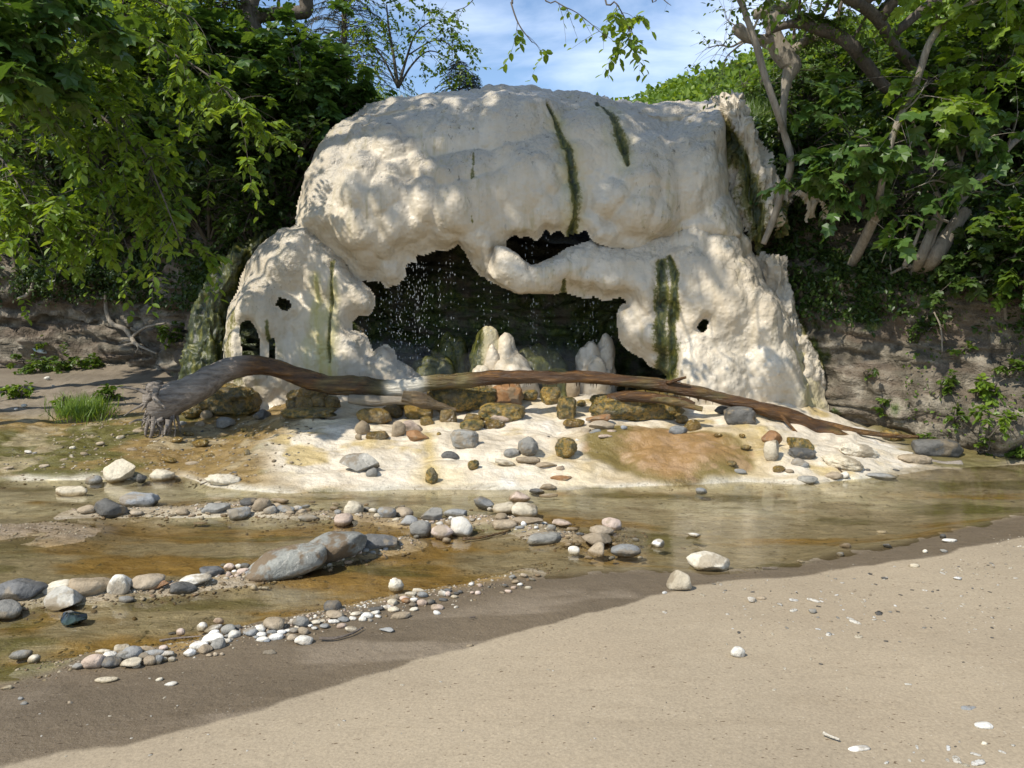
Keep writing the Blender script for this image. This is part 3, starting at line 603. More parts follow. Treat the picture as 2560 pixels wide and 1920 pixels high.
layer(acc, RT, 8.12, holes=[H5], fringe=.010, seed=200, paint=paint_right, lean=.13, z0=1.2, front=lambda X, Z: -0.05 * sstep(1.2, .3, Z))
LF = src([(760, 545, .3, .25), (700, 572, .6, .45), (660, 605, .7, .5), (637, 631, .7, .5), (602, 694, .7, .5), (579, 764, .7, .5), (573, 856, .6, .4), (580, 930, .5, .3), (585, 1060, .3, .2), (1075, 1060, .1, .1), (1075, 950, .2, .2), (1062, 937), (1035, 915), (1012, 903), (1000, 896), (996, 875), (975, 856), (951, 864), (940, 875), (932, 853), (921, 834), (905, 826), (890, 824), (888, 804), (904, 793), (930, 788), (943, 766), (944, 744), (932, 724), (908, 706), (885, 695), (850, 640, .3, .3)], 8.2, .3, .22)
H3 = src([(687, 763), (696, 747), (712, 752), (718, 766), (704, 774)], 8.3, .0, .1); H4 = src([(607, 815), (622, 802), (636, 807), (647, 826), (658, 853), (660, 905), (626, 908), (612, 860)], 8.4, 0, .1); H6 = src([(674, 856), (683, 850), (686, 905), (677, 905)], 8.3, 0, .1)
layer(acc, LF, 8.2, holes=[H3, H4, H6], fringe=.012, seed=300, paint=paint_left, lean=.16, z0=1.0, bulb=.8)
crust = acc.build('crust', M['trav']); adopt(crust, mound); crust.location = tuple(-np.array(mound.location))

# ribbed tan ledge to the right of the dark cleft
def paint_rib(X, Z, a):
    a[..., 1] = .35; f = fbm(Z3(X, Z, 3.5, 1.6), 3, 401)
    m = stroke(X, Z, [(1782, 250, 12), (1800, 330, 12), (1830, 400, 18), (1850, 470, 22), (1862, 560, 26), (1890, 640, 18)], 9.0, 1.0)
    m = np.maximum(m, stroke(X, Z, [(1950, 500, 8), (1960, 560, 16), (1900, 620, 20)], 9.0, .85))
    a[..., 0] = m; return m
acc = Acc()
RIB = src([(1770, 250, .9, .5), (1850, 245, .9, .4), (1866, 275, .3, .3), (1888, 320, .3, .3), (1922, 365, .3, .3), (1945, 420, .3, .3), (1960, 452), (1985, 470), (2040, 490), (2060, 520), (2068, 552), (2052, 548), (2040, 510), (2035, 548), (2020, 552), (2012, 515), (1990, 500), (1975, 510), (1965, 590), (1940, 600), (1925, 580), (1908, 605), (1890, 640), (1860, 620), (1830, 540, .3, .3), (1800, 400, .4, .3), (1785, 300, .6, .4)], 8.6, .2, .15)
layer(acc, RIB, 8.6, fringe=.04, seed=400, paint=paint_rib, flute=.11, rough=3.0, bulb=.55, lean=.12, z0=2.6)
RB2 = src([(1880, 640), (1900, 625), (1960, 640), (1975, 700), (1985, 760), (2010, 800), (2050, 880), (2070, 960), (2072, 1080), (1990, 1080), (1950, 900), (1900, 760)], 8.5, .3, .25)
def paint_rb2(X, Z, a):
    a[..., 1] = .6; a[..., 0] = np.maximum(stroke(X, Z, [(1960, 700, 10), (2010, 850, 16), (2050, 960, 22), (2060, 1040, 30)], 9.0, .8), .3 * sstep(0, .3, fbm(Z3(X, Z, 3, 2), 3, 55))); return a[..., 0]
layer(acc, RB2, 8.5, seed=450, paint=paint_rb2, flute=.09, rough=2.5, bulb=.7)
rib = acc.build('ribbed_ledge', M['trav'], mound); rib['label'] = 'rough tan ribbed ledge with a dark mossy cleft'; rib.location = tuple(-np.array(mound.location))
# green moss curtain on the far left of the mound
def paint_moss(X, Z, a):
    f = fbm(Z3(X, Z, 6, 1.2), 4, 501); a[..., 0] = 1.0; a[..., 1] = 0; return .5 + f
acc = Acc()
MC = src([(720, 558, .5, .3), (640, 575, .5, .4), (560, 620, .5, .4), (510, 690, .5, .4), (480, 780, .6, .5), (462, 870, .6, .5), (455, 960), (455, 1040), (640, 1040), (610, 900), (590, 760), (640, 660), (700, 590)], 8.55, .35, .3)
layer(acc, MC, 8.55, seed=500, paint=paint_moss, flute=.05, rough=3.0, bulb=.6, lean=.22, z0=.8, fringe=.03)
mc = acc.build('moss_curtain', M['trav'], mound); mc['label'] = 'hanging curtain of dark green moss down the left flank'; mc.location = tuple(-np.array(mound.location))
# roof that closes the cave from above
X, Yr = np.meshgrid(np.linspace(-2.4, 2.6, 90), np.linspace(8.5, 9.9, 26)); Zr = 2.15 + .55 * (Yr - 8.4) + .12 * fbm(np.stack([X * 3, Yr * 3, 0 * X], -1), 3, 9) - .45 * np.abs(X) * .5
acc = Acc(); acc.add(np.stack([X, Yr, Zr], -1), gridF(26, 90), np.tile([.5, .3, .9, 0], (X.size, 1))); rf = acc.build('cave_roof', M['bank'], mound); rf.location = tuple(-np.array(mound.location))  # roof colour carries the same painted cave shade
# stalagmites under the drips
def lump(c, rx, ry, h, seed, moss=0.0, mat='trav'):
    n, k = 34, 40; th = np.linspace(0, 2 * math.pi, k, endpoint=False); t = np.linspace(0, 1, n)[:, None]
    rad = np.sqrt(np.clip(1 - t ** 2.4, 0, 1)) ; 
    X = c[0] + rx * rad * np.cos(th); Y = c[1] + ry * rad * np.sin(th); Z = c[2] + h * t + 0 * X; V = np.stack([X, Y, Z], -1)
    f, _ = worley(V * np.array([6, 6, 4]), seed); D = unit(V - np.array([c[0], c[1], c[2] + h * .3])); V = V + D * ((.5 - f ** 2) * .15 * min(1, rx * 5) + .05 * fbm(V * 6, 3, seed))[..., None]
    i = np.arange(n - 1)[:, None] * k + np.arange(k)[None]; j = np.arange(n - 1)[:, None] * k + (np.arange(k)[None] + 1) % k
    at = np.zeros((n * k, 4)); at[:, 0] = (moss * sstep(.1, -.5, (V[..., 0].ravel() - c[0]) / rx)) if moss < .92 else .85; at[:, 2] = moss * .5
    A = Acc(); A.add(V, np.stack([i, j, j + k, i + k], -1).reshape(-1, 4), at); return A.build('stalagmite', M[mat], mound)
for (u, v, w, h, Y, ms) in [(1217, 955, 80, 138, 8.75, .9), (1262, 955, 74, 112, 8.7, .1), (1285, 960, 96, 62, 8.5, 0), (1200, 960, 60, 44, 8.45, .2), (1471, 955, 66, 98, 8.7, 0), (1513, 955, 52, 112, 8.75, 0), (1492, 960, 62, 70, 8.6, .1), (1395, 965, 80, 40, 8.6, .95), (1230, 955, 40, 90, 8.6, 0),
                            (1085, 960, 130, 60, 8.9, .95), (1130, 955, 100, 120, 9.1, .95), (1345, 955, 170, 80, 9.0, .95), (1040, 955, 90, 40, 8.8, .95)]:
    q = onY(u, v, Y); s = Y / 1934; o = lump((q[0], q[1], q[2] - .1), w * s * .5, w * s * .45, h * s + .1, int(u), ms); o.location = tuple(-np.array(mound.location))
    if ms > .5: o['label'] = 'mossy green stalagmite'
# ------------------------------------------------------------------ stones
SM = {
 'w': mat_stone('pale_stone', (.60, .57, .50), (.74, .71, .65)), 'c': mat_stone('cream_stone', (.46, .40, .30), (.64, .58, .46)),
 'g': mat_stone('grey_stone', (.20, .195, .18), (.34, .33, .30)), 'd': mat_stone('dark_stone', (.075, .074, .07), (.16, .155, .145), .6),
 'b': mat_stone('blue_grey_stone', (.19, .195, .195), (.32, .325, .32), .7), 't': mat_stone('tan_stone', (.28, .22, .15), (.42, .345, .25)),
 'p': mat_stone('pink_stone', (.44, .34, .27), (.58, .47, .39)), 'r': mat_stone('rust_stone', (.20, .10, .045), (.36, .20, .09), .4),
 'a': mat_stone('algae_stone', (.07, .045, .010), (.34, .20, .035), .15, 0, .8, .45), 'm': mat_stone('mossy_stone', (.10, .085, .045), (.24, .19, .10), .3, 0, .6, .9),
 'v': mat_stone('veined_stone', (.33, .315, .28), (.50, .48, .43), .8, .9), 'e': mat_stone('veined_grey_stone', (.20, .20, .185), (.32, .325, .30), .7, .4, .2, 0, .95, (.17, .125, .08)),
}
CN = {'w': 'white', 'c': 'cream', 'g': 'grey', 'd': 'dark grey', 'b': 'blue grey', 't': 'tan', 'p': 'pinkish', 'r': 'rust brown', 'a': 'wet ochre brown', 'm': 'mossy green brown', 'v': 'pale veined', 'e': 'grey veined'}
def ico(n):
    import bmesh
    bm = bmesh.new(); bmesh.ops.create_icosphere(bm, subdivisions=n, radius=1.0)
    V = np.array([v.co[:] for v in bm.verts]); F = np.array([[v.index for v in f.verts] for f in bm.faces]); bm.free(); return V, F
ICO = {k: ico(k) for k in (1, 2, 3, 4, 5)}
def stone_mesh(kind, seed, res, dims):
    V, F = ICO[res]; V = V.copy(); r = np.random.default_rng(seed)
    if kind == 'a':
        for _ in range(13):
            n = unit(r.normal(size=3)); d = r.uniform(.50, .86); k = V @ n; V = V - np.clip(k - d, 0, None)[:, None] * n * .96
        V = V / np.abs(V).max(0) * .98; V = V + unit(V) * (.030 * fbm(V * 3.5, 3, seed))[:, None]
    elif kind == 'b':   # blocky
        V = np.sign(V) * np.abs(V) ** .55; V = V / np.abs(V).max(0); V = V + unit(V) * (.26 * fbm(V * 1.9, 4, seed) + .05 * fbm(V * 7, 3, seed + 1))[:, None]
    elif kind == 'r':   # rough lump
        V = V * (1 + .20 * fbm(V * 1.4, 2, seed) + .14 * fbm(V * 4, 4, seed + 2))[:, None]
    else:
        for _ in range(6):
            n = unit(r.normal(size=3)); d = r.uniform(.60, .90); k = V @ n; V = V - np.clip(k - d, 0, None)[:, None] * n * .72
        V = V / np.abs(V).max(0)
        q = r.uniform(.80, .98); V = np.sign(V) * np.abs(V) ** q; V = V * (1 + .22 * fbm(V * 1.0 + 3, 2, seed) + .055 * fbm(V * 3.4, 3, seed))[:, None]
        V[:, 0] += .10 * r.normal() * V[:, 1] ** 2; V[:, 2] *= 1 - .16 * V[:, 0] * r.uniform(-1, 1)
    return V * np.array(dims) * .5, F
def place(u, v, w, h, tilt, col, kind, label, name=None, group=None, cat=None, dip=0.0, Yat=None, yaw=None, lift=0.0):
    """a stone whose picture centre is (u,v), about w x h photo pixels big, resting on the ground it touches"""
    if 600 < u < 2010 and v < 1110 and not Yat and 25 < w < 90: w, h = w * 1.08, h * 1.28
    if Yat: q = onY(u, v, Yat); p = np.array([q[0], Yat, q[2]])
    else: p = hit(u, v + .30 * h)
    dist = math.hypot(p[1], CAM_Z - p[2]); W = w / 1934 * dist; e = math.asin(min(.9, (CAM_Z - p[2]) / dist)); H = h / 1934 * dist
    Dy = min(W * .82, max(H * 1.5, W * .45)); Hz = math.sqrt(max(H * H - (Dy * math.sin(e)) ** 2, (.36 * H) ** 2)) / math.cos(e)
    if abs(tilt) > 20: Dy = min(Dy, H * .9, W * .6); 
    big = W > .16; res = 5 if W > .3 and kind != 'o' else (4 if big else (3 if w > 24 else 2)); sd = int(u * 7 + v * 13) % 9973
    V, F = stone_mesh(kind, sd, res, (W * 1.04, Dy, max(Hz, .012) * (1.12 if kind != 'b' else 1.05)))
    A = Acc(); A.add(V, F); nm = name or ('boulder' if W > .26 else ('stone' if W > .085 else 'pebble'))
    o = A.build(nm, SM[col], smooth=True); zc = (p[2] + Hz * (.30 - dip + (.12 if p[2] > .12 else 0)) + lift) if not Yat else p[2]
    o.location = (p[0], p[1] + (Dy * .12 if not Yat else 0), zc); yw = yaw if yaw is not None else ((sd % 100) / 100 - .5) * .5
    o.rotation_euler = (0, -math.radians(tilt), yw)
    o['label'] = label; o['category'] = cat or nm; STONES.append((u, v, w, col, o)); 
    if group: o['group'] = group
    return o
STONES = []
import re
def near(u, v, own=0):
    best = None
    for (a, b_, w, c, o) in REFS:
        d = math.hypot(a - u, (b_ - v) * 1.6)
        if best is None or d < best[0]: best = (d, a, b_, w, o)
    _, a, b_, w, lab = best; sh = re.split(r' (?:in|on|at|under|behind|right|left|above|below|lying|of|with|beside|tucked|standing|carrying|propping|perched|stacked|alone|nearer|leaning|cut|half|wedged|seen|next|shining|among) ', lab + ' ')[0].split(',')[0].strip()
    dx, dy = u - a, (v - b_) * 1.3
    di = ('right of' if dx > 0 else 'left of') if abs(dx) > abs(dy) else ('in front of' if dy > 0 else 'behind')
    return di + ' the ' + sh
# (u, v, width, height, tilt, colour, shape, label)   photo pixels
BIG = [
 (714, 1411, 206, 76, 14, 'e', 'o', 'long smooth grey boulder with brown mud patches, nearer of the two big grey ones'),
 (836, 1371, 142, 74, 12, 'e', 'o', 'big smooth grey boulder with pale veins, behind and right of the mud patched one'),
 (951, 1356, 108, 40, -4, 'd', 'a', 'low dark grey rough rock at the right end of the big boulder row'),
 (45, 1479, 128, 50, 0, 'd', 'o', 'broad dark grey boulder cut off by the left edge of the photo'),
 (12, 1526, 84, 42, -12, 'g', 'o', 'grey tan boulder half out of frame below the broad dark one'),
 (161, 1499, 98, 58, 0, 'v', 'a', 'blocky cream and grey marbled rock just above the green glass'),
 (140, 1472, 76, 30, 12, 'c', 'o', 'pale stone tucked behind the marbled blocky rock'),
 (222, 1468, 104, 46, -6, 't', 'o', 'smooth long grey tan boulder left of the upright white oval stone'),
 (298, 1469, 72, 52, 58, 'w', 'o', 'white oval stone standing tilted on its end in the boulder row'),
 (364, 1458, 74, 42, 8, 't', 'o', 'tan rounded stone right of the upright white oval stone'),
 (388, 1470, 84, 20, 28, 'r', 'a', 'rust streaked slab leaning up to the right in the boulder row'),
 (312, 1502, 36, 18, 5, 'g', 'o', 'small grey stone at the foot of the upright white oval stone'),
 (482, 1454, 82, 27, 10, 'w', 'o', 'long flat white stone lying above the speckled dark one'),
 (451, 1475, 62, 30, -4, 'd', 'o', 'speckled dark blue grey stone under the long flat white one'),
 (529, 1432, 64, 34, -8, 'd', 'a', 'dark grey ridged rock left of the big grey boulders'),
 (301, 1182, 87, 62, 0, 'c', 'a', 'large round cream white boulder at the left of the white terrace'),
 (404, 1189, 62, 29, 3, 'c', 'o', 'flat cream oval stone right of the large cream boulder'),
 (354, 1197, 28, 24, -20, 'd', 'a', 'small dark rock wedged beside the large cream boulder'),
 (231, 1201, 44, 22, -5, 'b', 'a', 'small blue grey stone left of the large cream boulder'),
 (174, 1228, 90, 27, 0, 'c', 'a', 'flat cream slab standing in the pale shallow water'),
 (347, 1252, 82, 33, 0, 'b', 'b', 'rounded blue grey block with a pale frosted top'),
 (279, 1273, 86, 46, -10, 'd', 'a', 'dark grey angular boulder with a hollow face'),
 (216, 1277, 40, 20, 0, 't', 'o', 'tan stone at the left of the hollow faced dark boulder'),
 (338, 1284, 32, 16, 0, 't', 'o', 'low tan stone at the right of the hollow faced dark boulder'),
 (905, 1161, 112, 58, 0, 'v', 'a', 'big pale angular rock with wavy dark bands on the white terrace'),
 (930, 1184, 34, 24, 15, 'g', 'o', 'grey oval stone tucked under the banded rock'),
 (558, 1202, 80, 28, -6, 'c', 'r', 'low cream crusted rock at the lower left edge of the terrace'),
 (1161, 1104, 58, 34, -4, 'g', 'b', 'smooth purplish grey stone on the middle of the white terrace'),
 (1320, 1124, 50, 42, -10, 'g', 'r', 'lumpy purplish grey rock on the yellow part of the terrace'),
 (1280, 1136, 44, 20, 4, 'g', 'o', 'flat grey stone beside the lumpy purplish rock'),
 (1320, 1152, 62, 18, -6, 't', 'o', 'flat beige stone in front of the lumpy purplish rock'),
 (1415, 1127, 52, 46, 10, 'm', 'r', 'ragged algae brown lump left of the orange silt cone'),
 (1269, 1000, 66, 46, 0, 'r', 'b', 'orange brown wet block sitting under the log'),
 (1254, 1038, 104, 42, 0, 'm', 'b', 'dark mossy ledge rock carrying the orange brown block'),
 (1249, 1051, 48, 20, 0, 'p', 'o', 'orange tan oval stone in front of the dark mossy ledge rock'),
 (1155, 1004, 165, 58, 0, 'm', 'b', 'broad dark mossy rock under the middle of the log'),
 (1372, 996, 56, 46, 0, 'm', 'a', 'mottled heart shaped rock below the log'),
 (1324, 994, 42, 22, 0, 'm', 'o', 'flat mossy stone left of the mottled heart shaped rock'),
 (1433, 978, 32, 44, 0, 't', 'r', 'narrow upright brown rock propping the log'),
 (1453, 1012, 24, 18, 0, 'm', 'r', 'small mossy stone at the foot of the upright prop rock'),
 (1417, 1028, 42, 42, 0, 'm', 'b', 'squat pale mossy rock left of the broad ochre ledge'),
 (1436, 1061, 52, 16, -4, 'a', 'o', 'flat olive stone below the squat mossy rock'),
 (1600, 1026, 225, 66, 0, 'm', 'b', 'very broad ochre and green mossy ledge rock under the log'),
 (1502, 1052, 68, 18, 4, 'r', 'a', 'flat orange slab at the left foot of the broad ochre ledge'),
 (1505, 1068, 60, 18, 0, 't', 'a', 'flat brown slab under the flat orange slab'),
 (789, 986, 76, 38, 0, 'a', 'o', 'topmost rounded ochre stone of the pile left under the log'),
 (746, 996, 60, 28, 4, 'a', 'o', 'ochre stone at the upper left of the pile under the log'),
 (731, 1016, 34, 20, 0, 'a', 'o', 'small ochre stone at the left of the pile under the log'),
 (762, 1016, 42, 28, 0, 'a', 'o', 'ochre stone in the middle of the pile under the log'),
 (796, 1012, 40, 26, 0, 'a', 'o', 'round ochre stone right of middle in the pile under the log'),
 (832, 1013, 44, 26, 0, 'a', 'o', 'ochre stone at the right end of the pile under the log'),
 (769, 1036, 122, 24, 0, 'm', 'b', 'long flat dark mossy stone at the bottom of the pile'),
 (665, 984, 68, 38, 0, 't', 'o', 'tan rounded rock behind the arch of the log'),
 (593, 995, 36, 34, 0, 'g', 'a', 'grey angular rock under the arch of the log'),
 (656, 957, 50, 24, 0, 'd', 'o', 'dark rounded rock seen through the arch of the log'),
 (587, 962, 84, 22, 0, 'd', 'r', 'long dark rock seen through the arch of the log'),
 (565, 1012, 150, 74, 0, 'm', 'b', 'dark wet rock ledge under the left arch of the log'), (480, 1030, 70, 34, 0, 'm', 'r', 'dark mossy lump just right of the torn root end'),
 (559, 1060, 46, 26, 4, 'g', 'o', 'smooth grey stone at the upper left edge of the terrace'),
 (622, 1030, 26, 12, 0, 'd', 'o', 'small dark flat stone on the upper left terrace'), (655, 1040, 36, 20, 10, 'd', 'a', 'dark wet triangular stone on the upper left terrace'),
 (935, 1048, 74, 33, -6, 'a', 'o', 'glossy brown oval stone in the white terrace stream'),
 (977, 1033, 54, 25, 0, 'a', 'o', 'ochre brown stone behind the glossy brown oval one'),
 (1021, 1012, 66, 24, -4, 'a', 'o', 'mossy flat ochre stone under the yellow tan one'),
 (992, 996, 42, 34, 0, 't', 'a', 'yellow tan stone on top of the mossy flat ochre stone'),
 (1050, 1036, 72, 32, -5, 'a', 'o', 'broad brown wet stone above the small cascade'),
 (1067, 1058, 32, 20, 0, 'a', 'o', 'small yellow ochre stone under the broad brown wet one'),
 (1120, 1046, 36, 32, 0, 'a', 'b', 'squarish brown stone standing in the cascade'),
 (1181, 1053, 38, 22, 0, 'a', 'o', 'brown stone at the foot of the dark mossy ledge rock'),
 (1180, 1066, 52, 22, 6, 'm', 'o', 'mossy flat stone left below the dark ledge rock'), (1233, 1067, 44, 18, 6, 'a', 'o', 'brown flat stone right of the mossy flat stone'),
 (905, 1077, 34, 26, 0, 't', 'r', 'rough tan lump on the terrace left of the round tan stone'), (895, 1096, 18, 16, 0, 't', 'a', 'small tan stone at the left of the terrace cluster'),
 (943, 1093, 50, 18, 0, 'a', 'o', 'flat dark brown stone in the terrace cluster'), (995, 1080, 32, 32, 0, 't', 'o', 'round tan stone in the terrace cluster'),
 (1027, 1078, 46, 26, -22, 'p', 'o', 'orange tan slab right of the round tan stone'), (1041, 1098, 58, 26, -10, 'r', 'a', 'dark brown wet stone at the right of the terrace cluster'),
 (1125, 1143, 44, 18, -8, 'd', 'o', 'dark grey and gold flat stone low on the terrace'), (1183, 1166, 28, 24, 0, 'm', 'r', 'small brown mossy lump low on the terrace'),
 (1369, 1165, 60, 14, -2, 't', 'a', 'thin brown slab left below the orange silt cone'), (1407, 1197, 62, 15, 0, 'r', 'a', 'thin reddish slab at the water edge of the terrace'),
 (1079, 1196, 28, 42, 0, 'm', 'r', 'olive brown moss lump at the foot of the yellow stain'),
 (1931, 1102, 48, 30, -10, 'r', 'a', 'dark reddish angular rock perched on the right terrace'), (1933, 1135, 46, 56, 0, 'c', 'a', 'tall cream rock under the dark reddish one on the right terrace'),
 (2002, 1113, 68, 32, -14, 'm', 'a', 'olive and black rock on the right terrace'), (2006, 1138, 64, 24, -6, 'd', 'b', 'smooth slate dark stone under the olive and black rock'),
 (2020, 1201, 46, 20, 0, 'g', 'o', 'grey oval stone at the water edge of the right terrace'), (2112, 1190, 22, 20, 0, 'w', 'o', 'small round white stone at the foot of the right terrace'),
 (2087, 1190, 44, 18, 0, 't', 'r', 'beige crusted rock left of the small round white stone'), (2000, 1158, 40, 20, -10, 'g', 'o', 'grey stone half buried under the slate dark stone'), (1695, 1080, 42, 18, 0, 'b', 'o', 'blue grey stone at the top edge of the orange silt cone'),
 (1850, 1048, 64, 34, 0, 'd', 'b', 'dark wet block under the right half of the log'), (1808, 1028, 46, 16, 0, 'd', 'o', 'flat black stone in the shadow under the log'),
 (2340, 1122, 132, 50, 0, 'd', 'o', 'big dark shaded boulder at the foot of the right bank'), (2230, 1092, 60, 30, 0, 'm', 'r', 'mossy wet rock behind the log tip'),
 (2150, 1130, 96, 34, -12, 'c', 'r', 'cream crusted hump right of the log tip'), (2110, 1160, 90, 34, -14, 'c', 'r', 'grey cream crusted hump below the log tip'), (2290, 1150, 80, 26, -6, 't', 'r', 'tan crusted rock by the pale driftwood piece'),
 (593, 1284, 64, 36, 8, 'g', 'o', 'mottled grey white stone in the far gravel row'), (538, 1273, 70, 26, 4, 'g', 'a', 'rough grey stone left of the mottled grey white one'),
 (454, 1282, 38, 16, 0, 't', 'o', 'small tan stone at the left end of the far gravel row'), (621, 1256, 46, 20, 0, 'd', 'o', 'dark grey stone behind the mottled grey white one'),
 (653, 1265, 48, 30, 14, 't', 'r', 'tan lumpy stone right of the mottled grey white one'), (676, 1279, 40, 22, 26, 'g', 'o', 'leaning grey flat stone in the far gravel row'),
 (713, 1275, 48, 17, 0, 'b', 'o', 'blue grey flat oval stone in the far gravel row'), (772, 1295, 48, 18, -5, 'g', 'o', 'low grey stone on the near side of the far gravel row'),
 (882, 1273, 52, 30, -5, 'c', 'o', 'round cream stone at the middle of the far gravel row'), (859, 1301, 48, 32, 12, 'p', 'o', 'pinkish tan stone in front of the round cream one'),
 (966, 1284, 50, 31, 0, 'b', 'o', 'blue grey rounded stone right of the round cream one'), (1009, 1285, 46, 28, -6, 't', 'r', 'tan grey stone next to the blue grey rounded one'),
 (1021, 1305, 44, 26, 0, 'g', 'o', 'smooth grey stone above the big grey one'), (1053, 1326, 58, 38, -8, 'g', 'o', 'big smooth grey stone left of the white angular rock'),
 (1081, 1289, 58, 34, 8, 'g', 'a', 'purple grey mottled rock in the far gravel row'), (1105, 1334, 52, 34, -4, 'p', 'o', 'pinkish cream stone left of the white angular rock'),
 (1152, 1324, 56, 52, 0, 'w', 'a', 'white sharp edged rock at the centre of the photo'), (1142, 1285, 58, 20, 0, 'b', 'o', 'low blue grey stone behind the white sharp edged rock'),
 (1213, 1259, 62, 30, -8, 'b', 'a', 'blue grey angular rock left of the two cream boulders'), (1262, 1273, 60, 27, 6, 'c', 'o', 'smooth cream stone, left one of the cream pair'),
 (1314, 1277, 66, 36, -5, 'c', 'o', 'domed cream grey stone, right one of the cream pair'), (1254, 1294, 36, 20, 0, 't', 'o', 'beige stone in front of the cream pair'),
 (1320, 1302, 76, 17, 0, 't', 'o', 'long flat beige stone in front of the domed cream one'), (1262, 1314, 56, 24, -4, 't', 'b', 'grey beige block right of the white sharp edged rock'),
 (1297, 1242, 58, 25, -3, 'p', 'a', 'pinkish cream flat rock out in the pale water'), (1343, 1229, 36, 12, -6, 'd', 'o', 'dark flat stone out in the pale water'), (1370, 1220, 42, 15, 3, 't', 'a', 'brown flat stone behind the dark flat one in the pale water'), (1372, 1239, 48, 11, 3, 't', 'a', 'thin ochre slab in the pale water'),
 (1378, 1321, 24, 19, -25, 'g', 'o', 'small grey oval stone beside the purplish stone'), (1361, 1347, 86, 28, 0, 'g', 'o', 'long flat grey stone in the shallow pool'), (1404, 1310, 52, 20, -4, 'p', 'a', 'purplish flat stone near the pool edge'),
 (1528, 1312, 48, 36, -8, 'p', 'o', 'pinkish white rounded stone leaning on the tan one in the pool'), (1508, 1329, 60, 26, -6, 't', 'o', 'tan flat stone under the pinkish white one'),
 (1491, 1350, 78, 38, -6, 't', 'a', 'broad tan rock at the near edge of the pool'), (1435, 1378, 28, 22, 0, 'w', 'o', 'small white stone left of the broad tan rock'), (1493, 1378, 46, 38, 0, 't', 'a', 'tan white blocky stone below the broad tan rock'),
 (1568, 1380, 72, 32, 0, 'b', 'o', 'blue grey mottled stone right of the tan white blocky one'), (1644, 1361, 36, 22, 0, 'w', 'a', 'white stone alone at the pool edge'), (1735, 1339, 38, 14, 0, 'w', 'a', 'flat white wedge lying in the green pool'), (1754, 1229, 28, 16, 0, 'b', 'o', 'small blue grey stone below the orange silt cone'),
 (1770, 1407, 108, 56, -4, 'c', 'a', 'large flat topped cream rock at the pool edge on wet sand'), (1700, 1458, 62, 54, 0, 'c', 'a', 'cream knobbly rock standing on the edge of the dry sand'),
 (1844, 1633, 32, 27, 0, 'w', 'o', 'round white stone alone on the dry sand'), (1882, 1502, 28, 16, -20, 'w', 'a', 'white chip on the dry sand right of the cream knobbly rock'), (1904, 1496, 22, 9, 0, 't', 'o', 'small brown flat stone behind the white chip'),
 (989, 1466, 34, 34, 20, 'c', 'r', 'cream rounded stone alone above the near pebble band'), (831, 1518, 40, 26, 0, 'd', 'o', 'dark grey stone stacked on a tan one in the near pebble band'), (836, 1538, 46, 20, 0, 't', 'r', 'tan grey stone under the dark grey one in the pebble band'),
 (685, 1562, 48, 30, 0, 't', 'o', 'largest tan pebble of the near pebble band'), (750, 1559, 38, 25, 0, 'g', 'o', 'greenish grey pebble right of the largest tan one'), (759, 1601, 40, 23, 0, 'w', 'o', 'white pebble with a brown spot left of the curved twig'),
 (1000, 1541, 48, 17, 6, 't', 'o', 'long flat grey tan stone on the wet sand'), (231, 1656, 52, 33, 0, 'p', 'r', 'pinkish tan rough stone at the left of the near left cluster'), (275, 1656, 47, 26, 0, 'd', 'o', 'purplish dark stone right of the pinkish rough stone'),
 (324, 1660, 62, 25, 10, 'c', 'a', 'cream wedge stone at the front of the near left cluster'), (327, 1635, 42, 30, 0, 'g', 'o', 'brown grey round stone on the near left cluster'), (304, 1624, 38, 20, 0, 'c', 'o', 'cream stone at the back of the near left cluster'), (307, 1640, 38, 24, 20, 'g', 'o', 'grey stone split from the round one in the near left cluster'),
 (379, 1635, 48, 19, 4, 'g', 'o', 'long grey stone on the near left cluster'), (373, 1656, 33, 23, 0, 't', 'o', 'tan round stone at the front right of the near left cluster'), (396, 1654, 26, 22, 15, 'b', 'a', 'pale blue grey stone at the right of the near left cluster'), (272, 1641, 32, 18, 0, 'w', 'o', 'white stone at the left back of the near left cluster'),
 (263, 1700, 56, 14, 0, 'c', 'a', 'flat cream chip on the wet sand below the near left cluster'), (84, 1650, 28, 19, 10, 'c', 'r', 'cream lump alone in the ochre water at lower left'), (49, 1637, 48, 22, 0, 'g', 'o', 'grey stone drowned under the ochre water at lower left'),
 (529, 1599, 58, 24, 8, 'w', 'o', 'long grey white stone in the middle left pebble cluster'), (512, 1627, 34, 22, -5, 't', 'a', 'tan brown stone at the bottom of the middle left cluster'), (497, 1614, 46, 21, 6, 'w', 'o', 'white stone left of the grey brown one in the middle left cluster'), (545, 1614, 34, 24, 0, 'g', 'o', 'grey brown round stone in the middle left cluster'),
 (569, 1576, 38, 25, 16, 'g', 'o', 'grey stone at the upper right of the middle left cluster'), (473, 1635, 29, 19, 8, 'w', 'o', 'white oval stone at the left tip of the middle left cluster'), (532, 1572, 46, 20, 14, 'w', 'o', 'long white stone at the top of the middle left cluster'),
 (627, 1583, 36, 19, 0, 'b', 'o', 'blue grey flat stone left of the largest tan pebble'), (95, 1334, 80, 9, 0, 'c', 'a', 'thin pale slab lying on the left sand bar'), (967, 1577, 38, 13, 0, 'g', 'a', 'olive grey flat stone half buried in the wet sand'), (675, 1631, 34, 12, 0, 'g', 'a', 'grey chip half buried below the pebble band'),
